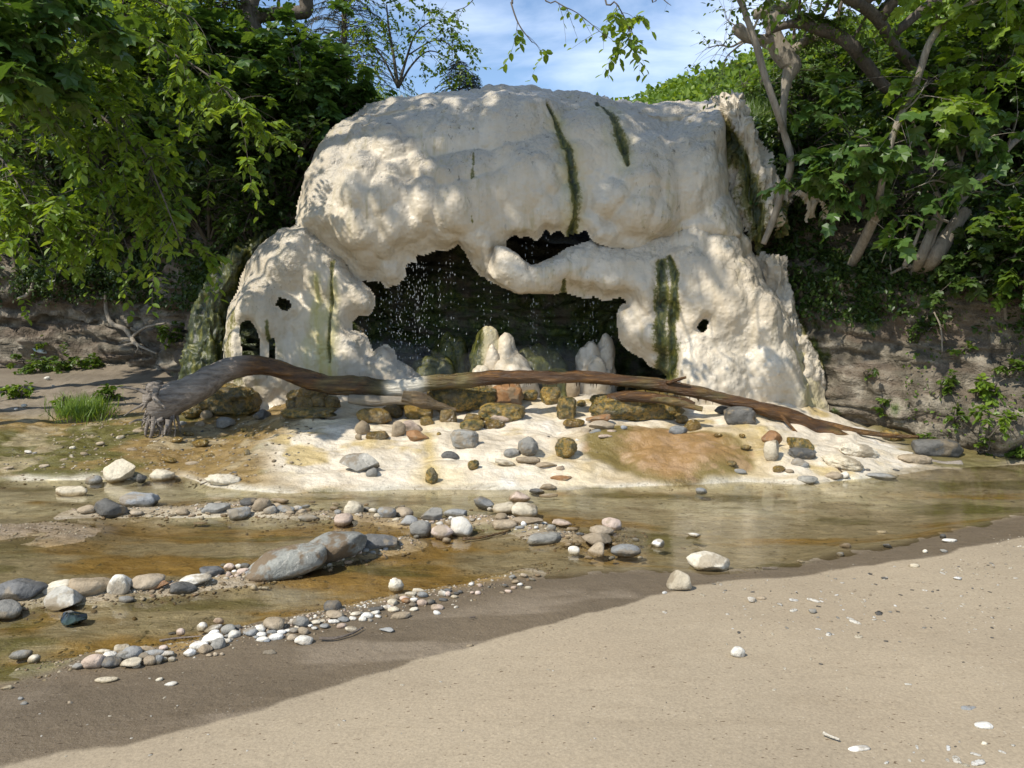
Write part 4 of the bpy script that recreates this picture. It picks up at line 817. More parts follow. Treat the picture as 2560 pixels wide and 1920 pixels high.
 (2358, 1342, 15, 12, 0, 'd', 'o', 'round dark pebble above the white sliver at right'), (2374, 1353, 36, 10, -4, 'w', 'o', 'white sliver stone on the wet sand at right'), (2221, 1366, 26, 14, -18, 'd', 'a', 'purplish dark rock on the far side of the wet sand'), (2101, 1387, 18, 11, 0, 'g', 'o', 'grey pebble at the near edge of the green pool'), (2114, 1366, 28, 12, 0, 't', 'o', 'beige stone in the near edge of the green pool'), (2205, 1331, 24, 8, 0, 'c', 'o', 'pale flat stone in the green pool'),
 (2285, 1415, 24, 10, 0, 'c', 'o', 'cream flat stone on the right sand'), (2032, 1529, 20, 12, 0, 'g', 'o', 'grey stone among white chips on the sand'), (2313, 1380, 10, 10, 0, 'c', 'o', 'small upright tan pebble at right'), (2360, 1378, 17, 9, -10, 'g', 'o', 'small grey stone right of the upright tan pebble'),
 (1170, 1158, 1, 1, 0, 'g', 'o', ''),
]
for b in BIG:
    if b[7]:
        Y = None; dip = 0.0
        o = place(*b, Yat=None)
REFS = [(a, b_, w, c, o['label']) for (a, b_, w, c, o) in STONES if w > 24 or b_ > 1500]
# pebbles of the gravel rows and the near pebble band: many small ones, placed one by one
PB = {
 'near': ('in the pebble band on the wet sand', 'pebbles of the near pebble band', [
  (734,1556,20,15,'w'),(736,1578,24,14,'g'),(757,1581,27,17,'t'),(731,1596,23,15,'t'),(648,1575,27,17,'w'),(653,1589,23,12,'w'),(656,1599,29,12,'w'),(689,1593,36,16,'w'),(703,1582,22,10,'w'),(681,1582,24,9,'b'),(593,1570,19,14,'d'),(535,1583,23,14,'w'),(546,1553,25,14,'p'),(506,1571,26,20,'w'),
  (584,1589,27,18,'w'),(559,1605,13,10,'w'),(572,1604,14,10,'w'),(538,1637,12,9,'t'),(523,1640,17,8,'t'),(888,1536,27,9,'c'),(882,1547,18,10,'w'),(917,1540,29,14,'w'),(908,1549,21,12,'w'),(937,1534,22,10,'w'),(833,1554,30,10,'w'),(857,1551,25,13,'b'),(853,1565,21,13,'p'),(876,1575,29,13,'c'),(789,1557,27,10,'c'),(811,1567,23,11,'b'),(786,1572,14,7,'w'),
  (1044,1477,28,11,'c'),(1027,1486,29,10,'c'),(1057,1488,26,15,'b'),(1009,1497,23,13,'p'),(1015,1503,23,13,'r'),(982,1508,26,15,'c'),(992,1497,16,12,'d'),(1034,1502,21,13,'w'),(1054,1509,25,15,'p'),(1076,1507,21,15,'d'),(1035,1524,23,11,'c'),(967,1521,22,12,'w'),(983,1525,27,13,'c'),(1032,1513,20,12,'d'),(1092,1521,29,16,'p'),(1092,1533,19,10,'w'),(1106,1485,21,15,'w'),(1119,1487,14,13,'p'),(1108,1501,22,9,'d'),(937,1524,38,10,'d'),
  (1120,1478,18,8,'d'),(1136,1494,16,9,'c'),(194,1669,26,15,'g'),(341,1667,19,12,'w'),(359,1625,44,14,'t'),(359,1643,28,16,'g'),(408,1622,21,14,'p'),(416,1638,38,14,'w'),(412,1652,14,11,'c'),(430,1650,19,12,'w'),(257,1628,36,10,'c'),(425,1710,31,9,'w'),(17,1721,27,10,'w'),(398,1699,18,9,'c'),(51,1747,13,6,'g'),(572,1590,20,10,'g'),(1141,1485,14,9,'d'),(1150,1480,12,8,'d'),(1178,1461,15,8,'w'),(1200,1465,11,9,'p'),(1195,1483,15,11,'p'),(1180,1482,11,6,'p'),(1270,1479,16,9,'p'),(1255,1482,14,6,'t'),
  (1262,1466,14,8,'d'),(1285,1470,16,8,'p'),(1300,1462,14,8,'w'),(1320,1470,18,8,'c'),(1290,1455,20,9,'t'),(1330,1450,16,8,'g'),(1310,1440,18,9,'t'),(1345,1440,14,7,'p'),(1280,1444,16,8,'g'),(1140,1518,12,5,'w'),(451,1583,21,17,'p'),(431,1584,22,8,'d'),(175,1760,12,6,'t'),(1175,1616,16,6,'t'),(60,1760,16,8,'g'),(555,1637,10,8,'t'),(900,1533,14,8,'w'),(925,1552,12,8,'g'),(945,1543,16,8,'w'),(806,1553,14,7,'c'),(775,1566,12,7,'w'),(742,1570,12,6,'c'),(718,1577,16,7,'w'),(722,1590,10,8,'g'),(668,1603,14,7,'b'),(640,1595,12,8,'b'),(612,1581,12,10,'g')]),
 'far': ('in the gravel row between the two channels', 'pebbles of the far gravel rows', [
  (691,1265,29,14,'t'),(743,1272,21,15,'w'),(762,1267,28,8,'b'),(700,1253,40,13,'t'),(932,1279,23,13,'w'),(917,1275,18,13,'g'),(1131,1284,42,18,'b'),(1310,1311,13,12,'w'),(1225,1274,14,9,'w'),(1098,1312,20,12,'w'),(1130,1308,30,14,'t'),(725,1283,24,9,'t'),(755,1280,22,12,'t'),(770,1276,16,7,'t'),(835,1272,22,10,'t'),(845,1282,18,14,'g'),(840,1262,20,8,'c'),(945,1290,20,12,'c'),(990,1300,18,9,'c'),(1115,1352,24,14,'t'),(560,1290,16,8,'t'),(505,1296,9,8,'w'),(520,1284,16,7,'t'),(480,1290,18,8,'p'),(500,1308,30,6,'t'),(780,1256,18,6,'g'),
  (1180,1300,14,7,'w'),(1340,1320,12,7,'w'),(1300,1320,22,8,'b'),(1325,1338,18,7,'t'),(1360,1308,14,6,'w'),(1430,1325,30,10,'t'),(1450,1335,20,8,'d'),(1400,1340,24,9,'t'),(1420,1362,20,9,'t'),(1445,1362,16,7,'g'),(1470,1395,22,9,'t'),(1530,1395,16,8,'g'),(1540,1362,20,9,'t'),(1590,1350,18,8,'g'),(1600,1395,14,7,'w'),
  (856,1400,13,9,'w'),(870,1407,19,9,'p'),(843,1402,14,8,'p'),(880,1392,16,8,'p'),(895,1382,22,10,'p'),(915,1378,18,10,'g'),(930,1384,16,8,'g'),(905,1370,24,8,'p'),(963,1374,14,10,'b'),(950,1386,12,7,'g'),(823,1414,14,8,'w'),(826,1426,12,8,'t'),(572,1420,26,18,'p'),(594,1418,20,14,'w'),(611,1417,24,14,'b'),(571,1439,14,12,'p'),(565,1449,13,9,'c'),(594,1440,16,10,'p'),(606,1428,30,14,'p'),(560,1430,14,8,'t'),(585,1430,12,8,'w'),(598,1449,14,9,'t'),(620,1432,16,9,'b'),(634,1470,18,11,'c'),(650,1471,10,6,'w'),(662,1471,18,6,'w'),(560,1415,18,8,'g'),
  (1040,1343,14,8,'g'),(1128,1296,12,9,'w'),(1066,1306,12,7,'w'),(1000,1312,14,7,'t'),(900,1290,16,8,'t'),(915,1262,12,6,'t'),(1000,1268,26,7,'g'),(650,1250,26,8,'t'),(545,1258,22,8,'t'),(430,1290,20,7,'g')]),
 'left': ('on the mossy wet ground at the left', 'pebbles on the left wet ground', [
  (60,1015,16,8,'w'),(118,947,14,9,'w'),(133,965,8,5,'w'),(40,1023,10,5,'w'),(210,1135,20,9,'t'),(250,1110,24,9,'t'),(160,1150,22,8,'t'),(110,1165,26,8,'t'),(300,1095,22,10,'c'),(345,1080,26,11,'t'),(385,1060,30,12,'t'),(420,1078,24,10,'c'),(455,1060,22,12,'g'),(470,1085,26,10,'a'),(440,1102,34,14,'a'),(500,1110,40,20,'a'),(380,1110,22,8,'a'),(330,1125,26,9,'t'),(270,1150,20,8,'a'),(420,1150,40,14,'a'),(480,1160,34,12,'t'),(500,1062,24,14,'t'),(515,1040,30,22,'t'),(470,1035,26,14,'m'),(440,1030,24,12,'m'),(400,1035,20,10,'t'),(540,1020,34,22,'m'),(500,1020,30,18,'m'),(20,1170,26,7,'t'),(70,1130,20,7,'w'),(86,1133,12,6,'b'),(180,1120,16,7,'c'),(260,1180,14,6,'t')]),
 'terrace': ('stuck in the white terrace', 'small stones stuck in the white terrace', [
  (1443,1104,10,9,'w'),(1369,1094,13,6,'d'),(1260,1158,50,11,'c'),(1400,1172,20,12,'p'),(1406,1167,7,6,'d'),(1514,1094,38,8,'p'),(1490,1082,30,9,'b'),(1530,1080,24,9,'p'),(1465,1080,26,10,'t'),(1097,1088,11,12,'m'),(747,1134,8,6,'d'),(795,1158,12,4,'d'),(775,1159,8,4,'d'),(826,1156,14,4,'d'),(610,1076,16,10,'m'),(618,1135,16,18,'m'),(540,1120,24,14,'a'),(520,1140,30,14,'a'),(1850,1180,30,12,'g'),(1975,1180,20,10,'t'),(2168,1176,16,6,'d'),(2240,1176,18,5,'d'),(1705,1052,30,16,'a'),(1730,1070,40,22,'a'),(1690,1040,26,14,'m'),(1865,1120,26,12,'m'),(1855,1092,14,10,'a'),(1795,1090,20,10,'a'),(1945,1175,34,16,'a'),(1830,1160,26,14,'a'),(2200,1190,80,14,'g'),(1560,1070,20,10,'b')]),
}
WORDS = lambda w, h: 'flat' if h < .42 * w else ('round' if h > .75 * w else 'oval')
for key, (where, grp, L) in PB.items():
    for (u, v, w, h, c) in L:
        size = 'tiny' if w < 15 else ('small' if w < 25 else 'palm sized')
        place(u, v, w, h, (int(u) % 7 - 3) * 3, c, 'o' if c not in 'mr' and key != 'left' or w < 20 else 'r', f"{size} {CN[c]} {WORDS(w, h)} pebble {near(u, v)}", name='pebble', group=grp, cat='pebble', dip=.06 if key == 'left' else 0)
# pale chips scattered on the dry sand to the right
chips = []
r = np.random.default_rng(5); proto = []
for k in range(8):
    V, F = stone_mesh('a' if k % 2 else 'o', 900 + k, 1 if k % 2 else 2, (1, .62, .30)); A = Acc(); A.add(V, F); o = A.build('chip', SM['wwcwctgd'[k]]); proto.append(o)
cnt = 0
LC = [(2033,1503,30,12,0),(1985,1503,24,8,0),(1949,1513,22,8,1),(2126,1549,22,8,0),(2137,1557,26,8,0),(2147,1594,20,12,2),(2071,1587,20,8,1),(2045,1574,14,5,0),(2117,1724,12,6,2),(2270,1714,16,12,0),(2370,1875,18,11,0),(2438,1890,20,12,0),(2369,1902,14,10,1),(2392,1904,26,10,0),(2444,1911,32,10,0),(2412,1915,16,10,2),(2292,1871,14,8,0),(2284,1885,8,5,1),(2505,1881,14,8,0),(2532,1864,14,8,1),(2307,1905,12,7,0),(2274,1905,10,5,2),(2216,1908,16,6,1),
      (1984,1528,22,8,0),(2197,1536,22,6,7),(2211,1447,18,6,7),(2175,1437,12,5,7),(1661,1484,18,8,0),(1757,1490,16,7,2),(1662,1532,12,5,0),(1802,1463,12,6,0),(1905,1427,10,6,0),(1990,1481,8,5,1),(2000,1405,26,5,2),(2395,1447,26,8,0),(2356,1434,14,5,0)]
for (u, v, w, h, k) in LC: chips.append((u, v, w, k))
while len(chips) < 215:
    u = r.uniform(1780, 2560); v = r.normal(1500, 60) if r.random() < .8 else r.uniform(1400, 1900)
    if v < 1380 or v > 1915 or u + (v - 1450) * -.4 < 1750: continue
    chips.append((u, v, r.uniform(4, 12), int(r.integers(0, 8))))
for i in range(40): chips.append((r.uniform(20, 1500), r.uniform(1660, 1900), r.uniform(5, 11), int(r.integers(0, 6))))
used = set()
for (u, v, w, k) in chips:
    p = hit(u, v); W = w / 1934 * np.linalg.norm(p - np.array([0, 0, CAM_Z])); o = proto[k] if k not in used else proto[k].copy()
    if k in used: scene.collection.objects.link(o)
    used.add(k); o.location = (p[0], p[1], p[2] + W * .05); o.scale = (W, W * r.uniform(.8, 1.2), W * r.uniform(.7, 1.1)); o.rotation_euler = (r.uniform(-.2, .2), r.uniform(-.2, .2), r.uniform(0, 6.28))
    side = 'scattered over the dry sand at the right' if u > 1500 else 'scattered over the sand at the lower left'
    o['label'] = ('tiny ' if w < 7 else 'small ' if w < 10 else 'larger ' if w < 18 else 'large ') + ['white', 'white', 'cream', 'white', 'cream', 'tan', 'grey', 'dark'][k] + (' flake ' if k % 2 else ' rounded ') + 'stone chip ' + ('on sand ' + near(u, v) if True else side); o['category'] = 'stone chip'; o['group'] = 'stone chips on the sand'
for k in range(8):
    if k not in used: bpy.data.objects.remove(proto[k])
# the larger half buried pieces near the bottom right corner
for (u, v, w, h, c, l) in [(2461, 1817, 40, 30, 'w', 'ring shaped white shell fragment near the lower right corner'), (2152, 1872, 54, 20, 'w', 'half buried white bean shaped stone near the bottom right'), (2425, 1770, 44, 18, 'b', 'half buried blue grey stone in the sand at the right'), (2461, 1860, 14, 14, 'c', 'small cream chip below the ring shaped shell fragment')]:
    place(u, v, w, h * .55, 0, c, 'a' if c != 'w' else 'o', l, name='shell_fragment' if 'shell' in l else 'stone', cat='shell' if 'shell' in l else 'stone', dip=.18)

# fine gravel and grit along the bars, uncountable
rg_ = np.random.default_rng(77); A = Acc(); V1, F1 = ICO[1]
def grit(P, s0, s1, cols):
    n = len(P); s = rg_.uniform(s0, s1, n) * rg_.uniform(.5, 1, n); a = rg_.uniform(0, 6.283, n); sc = np.stack([s, s * rg_.uniform(.5, .9, n), s * rg_.uniform(.3, .6, n)], 1)
    V = V1[None] * sc[:, None] * (1 + .25 * rg_.normal(size=(n, len(V1), 1)) * .6); c, q = np.cos(a)[:, None], np.sin(a)[:, None]; V = np.stack([V[..., 0] * c - V[..., 1] * q, V[..., 0] * q + V[..., 1] * c, V[..., 2]], -1) + P[:, None]
    mi = rg_.choice(cols, n)
    for k in set(cols):
        I = np.nonzero(mi == k)[0]
        if len(I): A.add(V[I].reshape(-1, 3), (F1[None] + (np.arange(len(I)) * len(V1))[:, None, None]).reshape(-1, 3), None, k)
def along(bar, n, sp):
    Q = np.array(bar); i = rg_.integers(0, len(Q) - 1, n); t = rg_.random((n, 1)); P = Q[i] * (1 - t) + Q[i + 1] * t + rg_.normal(size=(n, 2)) * sp; return np.concatenate([P, ground_z(P[:, 0], P[:, 1])[:, None]], 1)
grit(along(BARA, 1300, .11), .006, .022, [0, 1, 2, 3, 4, 5, 5, 3]); grit(along(BARB, 1800, .13), .006, .024, [0, 1, 2, 3, 4, 5, 5, 3]); grit(along(BARC, 1300, .08), .004, .015, [0, 1, 2, 3, 4, 5]); grit(along(BARD, 200, .12), .006, .02, [1, 3, 5])
P = np.stack([rg_.uniform(1.2, 4.2, 2600), rg_.uniform(3.6, 5.8, 2600)], 1); k = fbm(P3(P[:, 0], P[:, 1], 1.5), 3, 3) > .02; P = P[k & (P[:, 1] < fE(E1, P[:, 0]) + .1)]; grit(np.concatenate([P, ground_z(P[:, 0], P[:, 1])[:, None] + .001], 1), .003, .010, [0, 0, 1, 1, 2, 3, 6])
P = np.stack([rg_.uniform(-2.2, 3.5, 900), rg_.uniform(2.5, 4.5, 900)], 1); P = P[P[:, 1] < fE(E2, P[:, 0]) - .1]; grit(np.concatenate([P, ground_z(P[:, 0], P[:, 1])[:, None] + .0005], 1), .0015, .005, [6, 6, 1, 3, 5])
P = np.stack([rg_.uniform(-4.6, -1.8, 1500), rg_.uniform(6.2, 9.6, 1500)], 1); grit(np.concatenate([P, ground_z(P[:, 0], P[:, 1])[:, None]], 1), .006, .028, [1, 3, 3, 5, 5, 6])
tag(A.build('gravel', [SM[k] for k in 'wcgtptd'], smooth=True), 'fine gravel and grit strewn along the stream bars and over the sand', 'gravel', None, 'stuff')

# ------------------------------------------------------------------ driftwood
def mat_log():
    t = NT('wet_log').obj(); _, g, w, b, _ = t.attr(); t.co = t.n('NewGeometry').outputs['Position']
    gr = t.noise(9, 6, 0.7, t.vec((0.35, 2.5, 2.5))); n = t.noise(5, 4, .6)
    wetc = t.ramp(gr, [(0.3, (.022, .010, .004)), (0.55, (.10, .046, .012)), (0.75, (.30, .14, .032))])
    grey = t.ramp(gr, [(0.3, (.09, .072, .055)), (0.52, (.24, .20, .16)), (0.7, (.36, .31, .26))]); moss = t.ramp(gr, [(0.3, (.05, .045, .01)), (0.7, (.25, .21, .08))])
    c = t.mix(g, wetc, grey); c = t.mix(t.math('MULTIPLY', w, t.ramp(n, [(.35, 0.3), (.6, 1)])), c, moss)
    c = t.mix(b, c, (.66, .60, .48))
    nr = t.bump(gr, 0.04, 1.0)
    return t.done(t.bsdf(c, t.mix(g, .24, .75), nr, .45))
M['log'] = mat_log()
def path(L):  # ov u,v,radius px, depth
    P = np.array([OY(u, v, Y) for u, v, r_, Y in L]); R = np.array([r_ * (1.08 if u < 900 else .96) * S * Y / 1934 for u, v, r_, Y in L]); n = len(L) * 9
    return catmull(P, n), catmull(R[:, None], n)[:, 0]
def local(o, c): o.location = tuple(-np.asarray(c)); return o
LG = [(338, 880, 40, 7.45), (370, 862, 34, 7.45), (415, 842, 29, 7.5), (455, 818, 26, 7.55), (500, 797, 22, 7.6), (550, 789, 19, 7.62), (600, 797, 18, 7.63), (650, 816, 18, 7.63), (700, 828, 19, 7.63), (760, 834, 19, 7.63), (820, 839, 18, 7.62), (870, 838, 18, 7.62), (920, 830, 18, 7.62), (975, 824, 19, 7.62), (1040, 818, 16, 7.6), (1120, 814, 14.5, 7.6), (1200, 815, 13.5, 7.58), (1280, 816, 14.5, 7.58), (1350, 822, 14, 7.55), (1430, 833, 14, 7.55), (1510, 848, 14, 7.5), (1590, 868, 14, 7.5), (1660, 886, 15, 7.48), (1720, 902, 16, 7.45), (1770, 924, 16, 7.42), (1810, 944, 15, 7.4), (1846, 960, 13, 7.38)]
P, R = path(LG); lc = P[60]
log = empty('fallen_log', lc, 'long wet brown log lying across the front of the mound with a torn root end', 'log', None)
V, Fs = tube(P, R, 30, True, .24, 5, 3, knots=[(OY(790, 816, 7.55), .07, .05), (OY(1240, 802, 7.5), .09, .02), (OY(440, 835, 7.45), .13, .03)])
x = V[:, 0]; uo = x / 7.55 * 1934 / S + 1106
g = sstep(560, 480, uo + 18 * fbm(V * 5, 3, 5)); ms = np.maximum(.9 * sstep(760, 840, uo) * sstep(1060, 980, uo), .55 * sstep(0, .3, fbm(V * np.array([2.5, 5, 5]), 3, 8)) * sstep(600, 700, uo)); ti = sstep(815, 850, uo) * sstep(930, 900, uo) * .85  # ti: pale stretch, mist over the log painted into its colour
A = Acc(); A.add(V, Fs, np.stack([g, ms * (1 - g), ti, 0 * g], 1)); local(A.build('trunk', M['log'], log), lc)
# torn roots
A = Acc(); c0 = OY(335, 868, 7.42)
for i in range(46):
    a = RNG.uniform(-2.4, 1.9); st = c0 + np.array([RNG.uniform(-.03, .22), RNG.uniform(-.12, .05), RNG.uniform(-.16, .14)]); L_ = RNG.uniform(.14, .48)
    d = unit(np.array([-abs(math.cos(a)) * .9, RNG.uniform(-.5, .2), -.75 + .5 * math.sin(a) + RNG.uniform(-.4, .4)])); pts = [st]
    for k in range(4): d = unit(d + RNG.normal(size=3) * .33 + np.array([0, 0, -.25])); q = pts[-1] + d * L_ / 4; q[2] = max(q[2], .17); pts.append(q)
    Pp = catmull(pts, 12); v_, f_ = tube(Pp, np.linspace(RNG.uniform(.014, .036), .004, 12), 7, True, .3, 12, i); A.add(v_, f_, np.tile([1, 0, 0, 0], (len(v_), 1)))
for (u, v, r_) in [(336, 838, 15), (348, 872, 20)]:
    q = OY(u, v, 7.42); V, F = stone_mesh('r', int(u), 4, (r_ * .0105, .22, r_ * .0095)); A.add(V + q, F, np.tile([1, 0, 0, 0], (len(V), 1)))
local(A.build('root_end', M['log'], log), lc)
A = Acc(); v_, f_ = tube(catmull([OY(1685, 893, 7.42), OY(1705, 918, 7.33), OY(1728, 945, 7.25)], 12), np.linspace(.022, .008, 12), 8, True, .2, 9, 1); A.add(v_, f_, np.tile([0, 0, 0, 0], (len(v_), 1)))
v_, f_ = tube(catmull([OY(1700, 911, 7.36), OY(1722, 934, 7.25), OY(1735, 953, 7.2)], 10), np.linspace(.010, .004, 10), 6, True, .2, 9, 2); A.add(v_, f_)
local(A.build('side_branch', M['log'], log), lc)
A = Acc(); v_, f_ = tube(catmull([OY(1440, 828, 7.5), OY(1465, 820, 7.45), OY(1482, 815, 7.42)], 8), np.linspace(.02, .012, 8), 8, True, .2, 9, 4); A.add(v_, f_); local(A.build('branch_stub', M['log'], log), lc)
A = Acc()
for i in range(60):   # little mineral drips on the underside
    k = RNG.integers(130, 190); q = P[k] + np.array([RNG.uniform(-.02, .02), RNG.uniform(-.03, .03), -R[k] * .9]); L_ = RNG.uniform(.015, .05)
    v_, f_ = tube(np.array([q, q - [0, 0, L_]]), [.007, .001], 5, False); A.add(v_, f_, np.tile([0, .4, 0, 0], (len(v_), 1)))
local(A.build('drip_fringe', M['log'], log), lc)
def logpiece(name, L, label, att, noise=.15, seg=16, cat='driftwood', extra=()):
    P, R = path(L); c = P[0].copy(); V, Fs = tube(P, R, seg, True, noise, 7, len(L)); A = Acc(); A.add(V - c, Fs, np.tile(att, (len(V), 1)))
    for L2 in extra: P2, R2 = path(L2); v_, f_ = tube(P2, R2, 8, True, .1, 7, 3); A.add(v_ - c, f_, np.tile(att, (len(v_), 1)))
    o = A.build(name, M['log']); o.location = tuple(c); return tag(o, label, cat)
logpiece('thin_log', [(1640, 880, 5, 7.75), (1720, 902, 8, 7.7), (1790, 917, 7, 7.6), (1850, 931, 6.5, 7.5), (1920, 941, 6, 7.4), (1985, 944, 4, 7.35)], 'thin brown branch lying behind the right end of the long log', [0, .1, 0, 0])
logpiece('driftwood', [(1965, 990, 10, 6.98), (2000, 1000, 11, 6.95), (2040, 1006, 10, 6.9), (2076, 1003, 10, 6.9)], 'short grey driftwood piece with a pale cut end by the right bank', [.85, 0, .15, 0])
logpiece('driftwood', [(1850, 962, 12, 7.25), (1900, 975, 14, 7.15), (1950, 985, 13, 7.05), (1972, 987, 10, 7.0)], 'cream crusted log half buried right of the log tip', [.4, .2, .75, 0])
logpiece('driftwood', [(755, 862, 9, 7.5), (800, 866, 12, 7.45), (850, 865, 9, 7.45), (905, 866, 8, 7.4)], 'wet grey brown log piece lying under the misty part of the long log', [.3, .4, .2, 0])
logpiece('driftwood', [(870, 855, 13, 7.35), (905, 864, 16, 7.35), (950, 878, 11, 7.35), (985, 888, 7, 7.35)], 'split dark driftwood wedge between the ochre stones', [.15, .3, 0, 0], .4)
logpiece('driftwood', [(1312, 860, 9, 7.55), (1360, 856, 13, 7.5), (1430, 862, 10, 7.45), (1480, 866, 6, 7.4), (1500, 872, 4, 7.4)], 'black flat driftwood lying on the broad ochre ledge', [0, 0, 0, 0], .3)
logpiece('driftwood', [(1400, 862, 4, 7.45), (1450, 866, 8, 7.35), (1500, 880, 7, 7.3), (1518, 884, 6, 7.28)], 'short orange brown stick end on the broad ochre ledge', [0, .6, 0, 0])
def stick(L, r0, label, att=(.7, 0, 0, 0), z=.012):
    P = np.array([hit(u, v) + [0, 0, z] for u, v in L]); P = catmull(P, 14); c = P[0].copy(); V, Fs = tube(P, np.linspace(r0, r0 * .5, 14), 8, True, .2, 20, 2); A = Acc(); A.add(V - c, Fs, np.tile(att, (len(V), 1))); o = A.build('twig', M['log']); o.location = tuple(c); tag(o, label, 'twig')
stick([(799, 1603), (840, 1602), (880, 1590), (908, 1576)], .0075, 'curved thin twig on the wet sand right of the spotted pebble')
stick([(399, 1608), (450, 1602), (503, 1597)], .006, 'straight thin twig poking out of the left pebble cluster')
stick([(1157, 1352), (1210, 1348), (1276, 1330)], .012, 'dark bent stick below the white sharp edged rock', (0, .2, 0, 0))
stick([(2063, 1155), (2085, 1165), (2105, 1185)], .012, 'short brown stick at the foot of the right terrace', (.1, 0, 0, 0))
stick([(1188, 1549), (1172, 1552)], .004, 'tiny pale twig fragment on the wet sand'); stick([(1905, 1425), (1945, 1426)], .004, 'thin pale straw at the near edge of the green pool')
stick([(2190, 1845), (2160, 1836), (2060, 1847)][::-1][:0] or [(2058, 1843), (2075, 1850), (2098, 1860)], .006, 'small bone pale stick on the dry sand at lower right', (1, 0, .8, 0))
stick([(500, 1216), (540, 1200)], .006, 'thin straw by the cream crusted rock', (.6, 0, 0, 0))

# green glass lump in the stream
t = NT('green_glass').obj(); gcol = t.ramp(t.noise(9, 3), [(.45, (.022, .028, .028)), (.72, (.09, .15, .11))])
M['glass'] = t.done(t.bsdf(gcol, .06, t.bump(t.voro(22), .02, .9), .9, Transmission_Weight=.55, IOR=1.45))
SM['x'] = M['glass']; CN['x'] = 'green'
o = place(178, 1550, 66, 36, -4, 'x', 'a', 'crumpled dark green glass lump shining in the ochre stream', name='glass_lump', cat='glass')
o.data.shade_flat()
# pale blue scrap among the ivy on the left
SM['y'] = mat_stone('plastic_scrap', (.45, .55, .60), (.62, .70, .74), .35); CN['y'] = 'blue'
place(100, 905, 34, 15, -25, 'y', 'a', 'pale blue plastic scrap lying in the green plants at the left', name='litter_scrap', cat='litter', lift=.15)

# ------------------------------------------------------------------ dripping water
t = NT('falling_water'); M['drip'] = t.done(t.bsdf((.85, .88, .88), .12, None, .8, Transmission_Weight=.35, IOR=1.33))
A = Acc(); V1, F1 = ICO[1]
V3 = lambda *a: np.array(a, float)
def drop(q, r_, st=1.6): A.add(V1 * np.array([r_, r_, r_ * st]) + q, F1)
lips = [(905, 712, 20, 25), (960, 722, 30, 30), (1000, 712, 30, 60), (1060, 655, 40, 90), (1130, 640, 14, 20), (1210, 700, 12, 16), (1268, 730, 14, 14), (1340, 742, 16, 20), (1330, 742, 6, 14), (1390, 742, 10, 10), (1440, 748, 14, 16), (1480, 750, 10, 16), (1520, 752, 12, 14), (1310, 600, 6, 4), (1335, 605, 4, 4), (1372, 590, 4, 4), (1650, 935, 10, 5)]
for (u, v, sp, n) in lips:
    for i in range(max(2, n // 4)):
        uu = u + RNG.normal() * sp * .8; q = onY(uu, v + RNG.uniform(-6, 10), 8.28); ln = RNG.uniform(.2, .95) if v > 620 else .15
        zz_ = 0.0
        while zz_ < ln:
            L_ = RNG.uniform(.015, .075); drop(q + V3(RNG.normal() * .0025, RNG.normal() * .003, -zz_ - L_), RNG.uniform(.0008, .0019), L_ / .0027 * .5); zz_ += L_ * 2 + RNG.exponential(.03)
    for i in range(n // 2):
        uu = u + RNG.normal() * sp * 1.1; vv = v + RNG.uniform(0, 1) ** .8 * (220 if v > 620 and v < 800 and u > 880 else 40); q = onY(uu, vv, RNG.uniform(8.2, 8.7)); drop(q, RNG.uniform(.0014, .0030), 4.5)
for i in range(60):
    q = onY(RNG.normal(1040, 48), RNG.uniform(700, 910), RNG.uniform(8.2, 8.8)); drop(q, RNG.uniform(.0014, .0034), 5)
tag(A.build('dripping_water', M['drip']), 'strings of water drops falling across the dark mouth of the cave', 'dripping water', None, 'stuff')
# ------------------------------------------------------------------ vegetation
M['bark'] = mat_bark('bark', (.055, .042, .030), (.17, .14, .105)); M['palebark'] = mat_bark('pale_bark', (.17, .14, .10), (.36, .31, .24)); M['twig'] = mat_bark('twig_bark', (.05, .04, .028), (.14, .115, .08))
M['lf_bright'] = mat_leaf('leaf_bright', (.090, .155, .015), (.155, .245, .026), (.26, .355, .048), .48)
M['lf_mid'] = mat_leaf('leaf_mid', (.055, .105, .014), (.100, .165, .022), (.16, .23, .035), .45)
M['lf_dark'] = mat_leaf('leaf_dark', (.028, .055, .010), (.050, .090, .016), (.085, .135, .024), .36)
M['lf_fig'] = mat_leaf('leaf_fig', (.045, .095, .020), (.075, .140, .028), (.120, .195, .042), .38, .38)
M['lf_fir'] = mat_leaf('needles', (.018, .040, .018), (.03, .06, .026), (.05, .09, .035), .15)
M['lf_dry'] = mat_leaf('leaf_pale', (.10, .11, .05), (.20, .20, .11), (.32, .30, .20), .2)
OV = (np.array([(0, 0, 0), (-.27, .28, .07), (-.25, .66, .05), (0, 1, -.06), (.25, .66, .05), (.27, .28, .07)]), [np.array([[0, 1, 2, 3]]), np.array([[0, 3, 4, 5]])])
rim = [(0, .06, 0), (-.26, -.02, -.02), (-.50, .24, -.08), (-.38, .44, .02), (-.44, .72, -.07), (-.20, .78, .02), (0, 1.02, -.10), (.20, .78, .02), (.44, .72, -.07), (.38, .44, .02), (.50, .24, -.08), (.26, -.02, -.02)]
LOB = (np.array([(0, .35, -.02)] + rim), [np.array([[0, i, i % 12 + 1] for i in range(1, 13)])])
BLADE = (np.array([(-.02, 0, 0), (.02, 0, 0), (.022, .45, .02), (-.022, .45, .02), (0, 1, -.10)]), [np.array([[0, 1, 2, 3]]), np.array([[3, 2, 4]])])
QD = (np.array([(0, 0, 0), (-.4, .5, .1), (0, 1, -.05), (.4, .5, .1)]), [np.array([[0, 1, 2, 3]])])
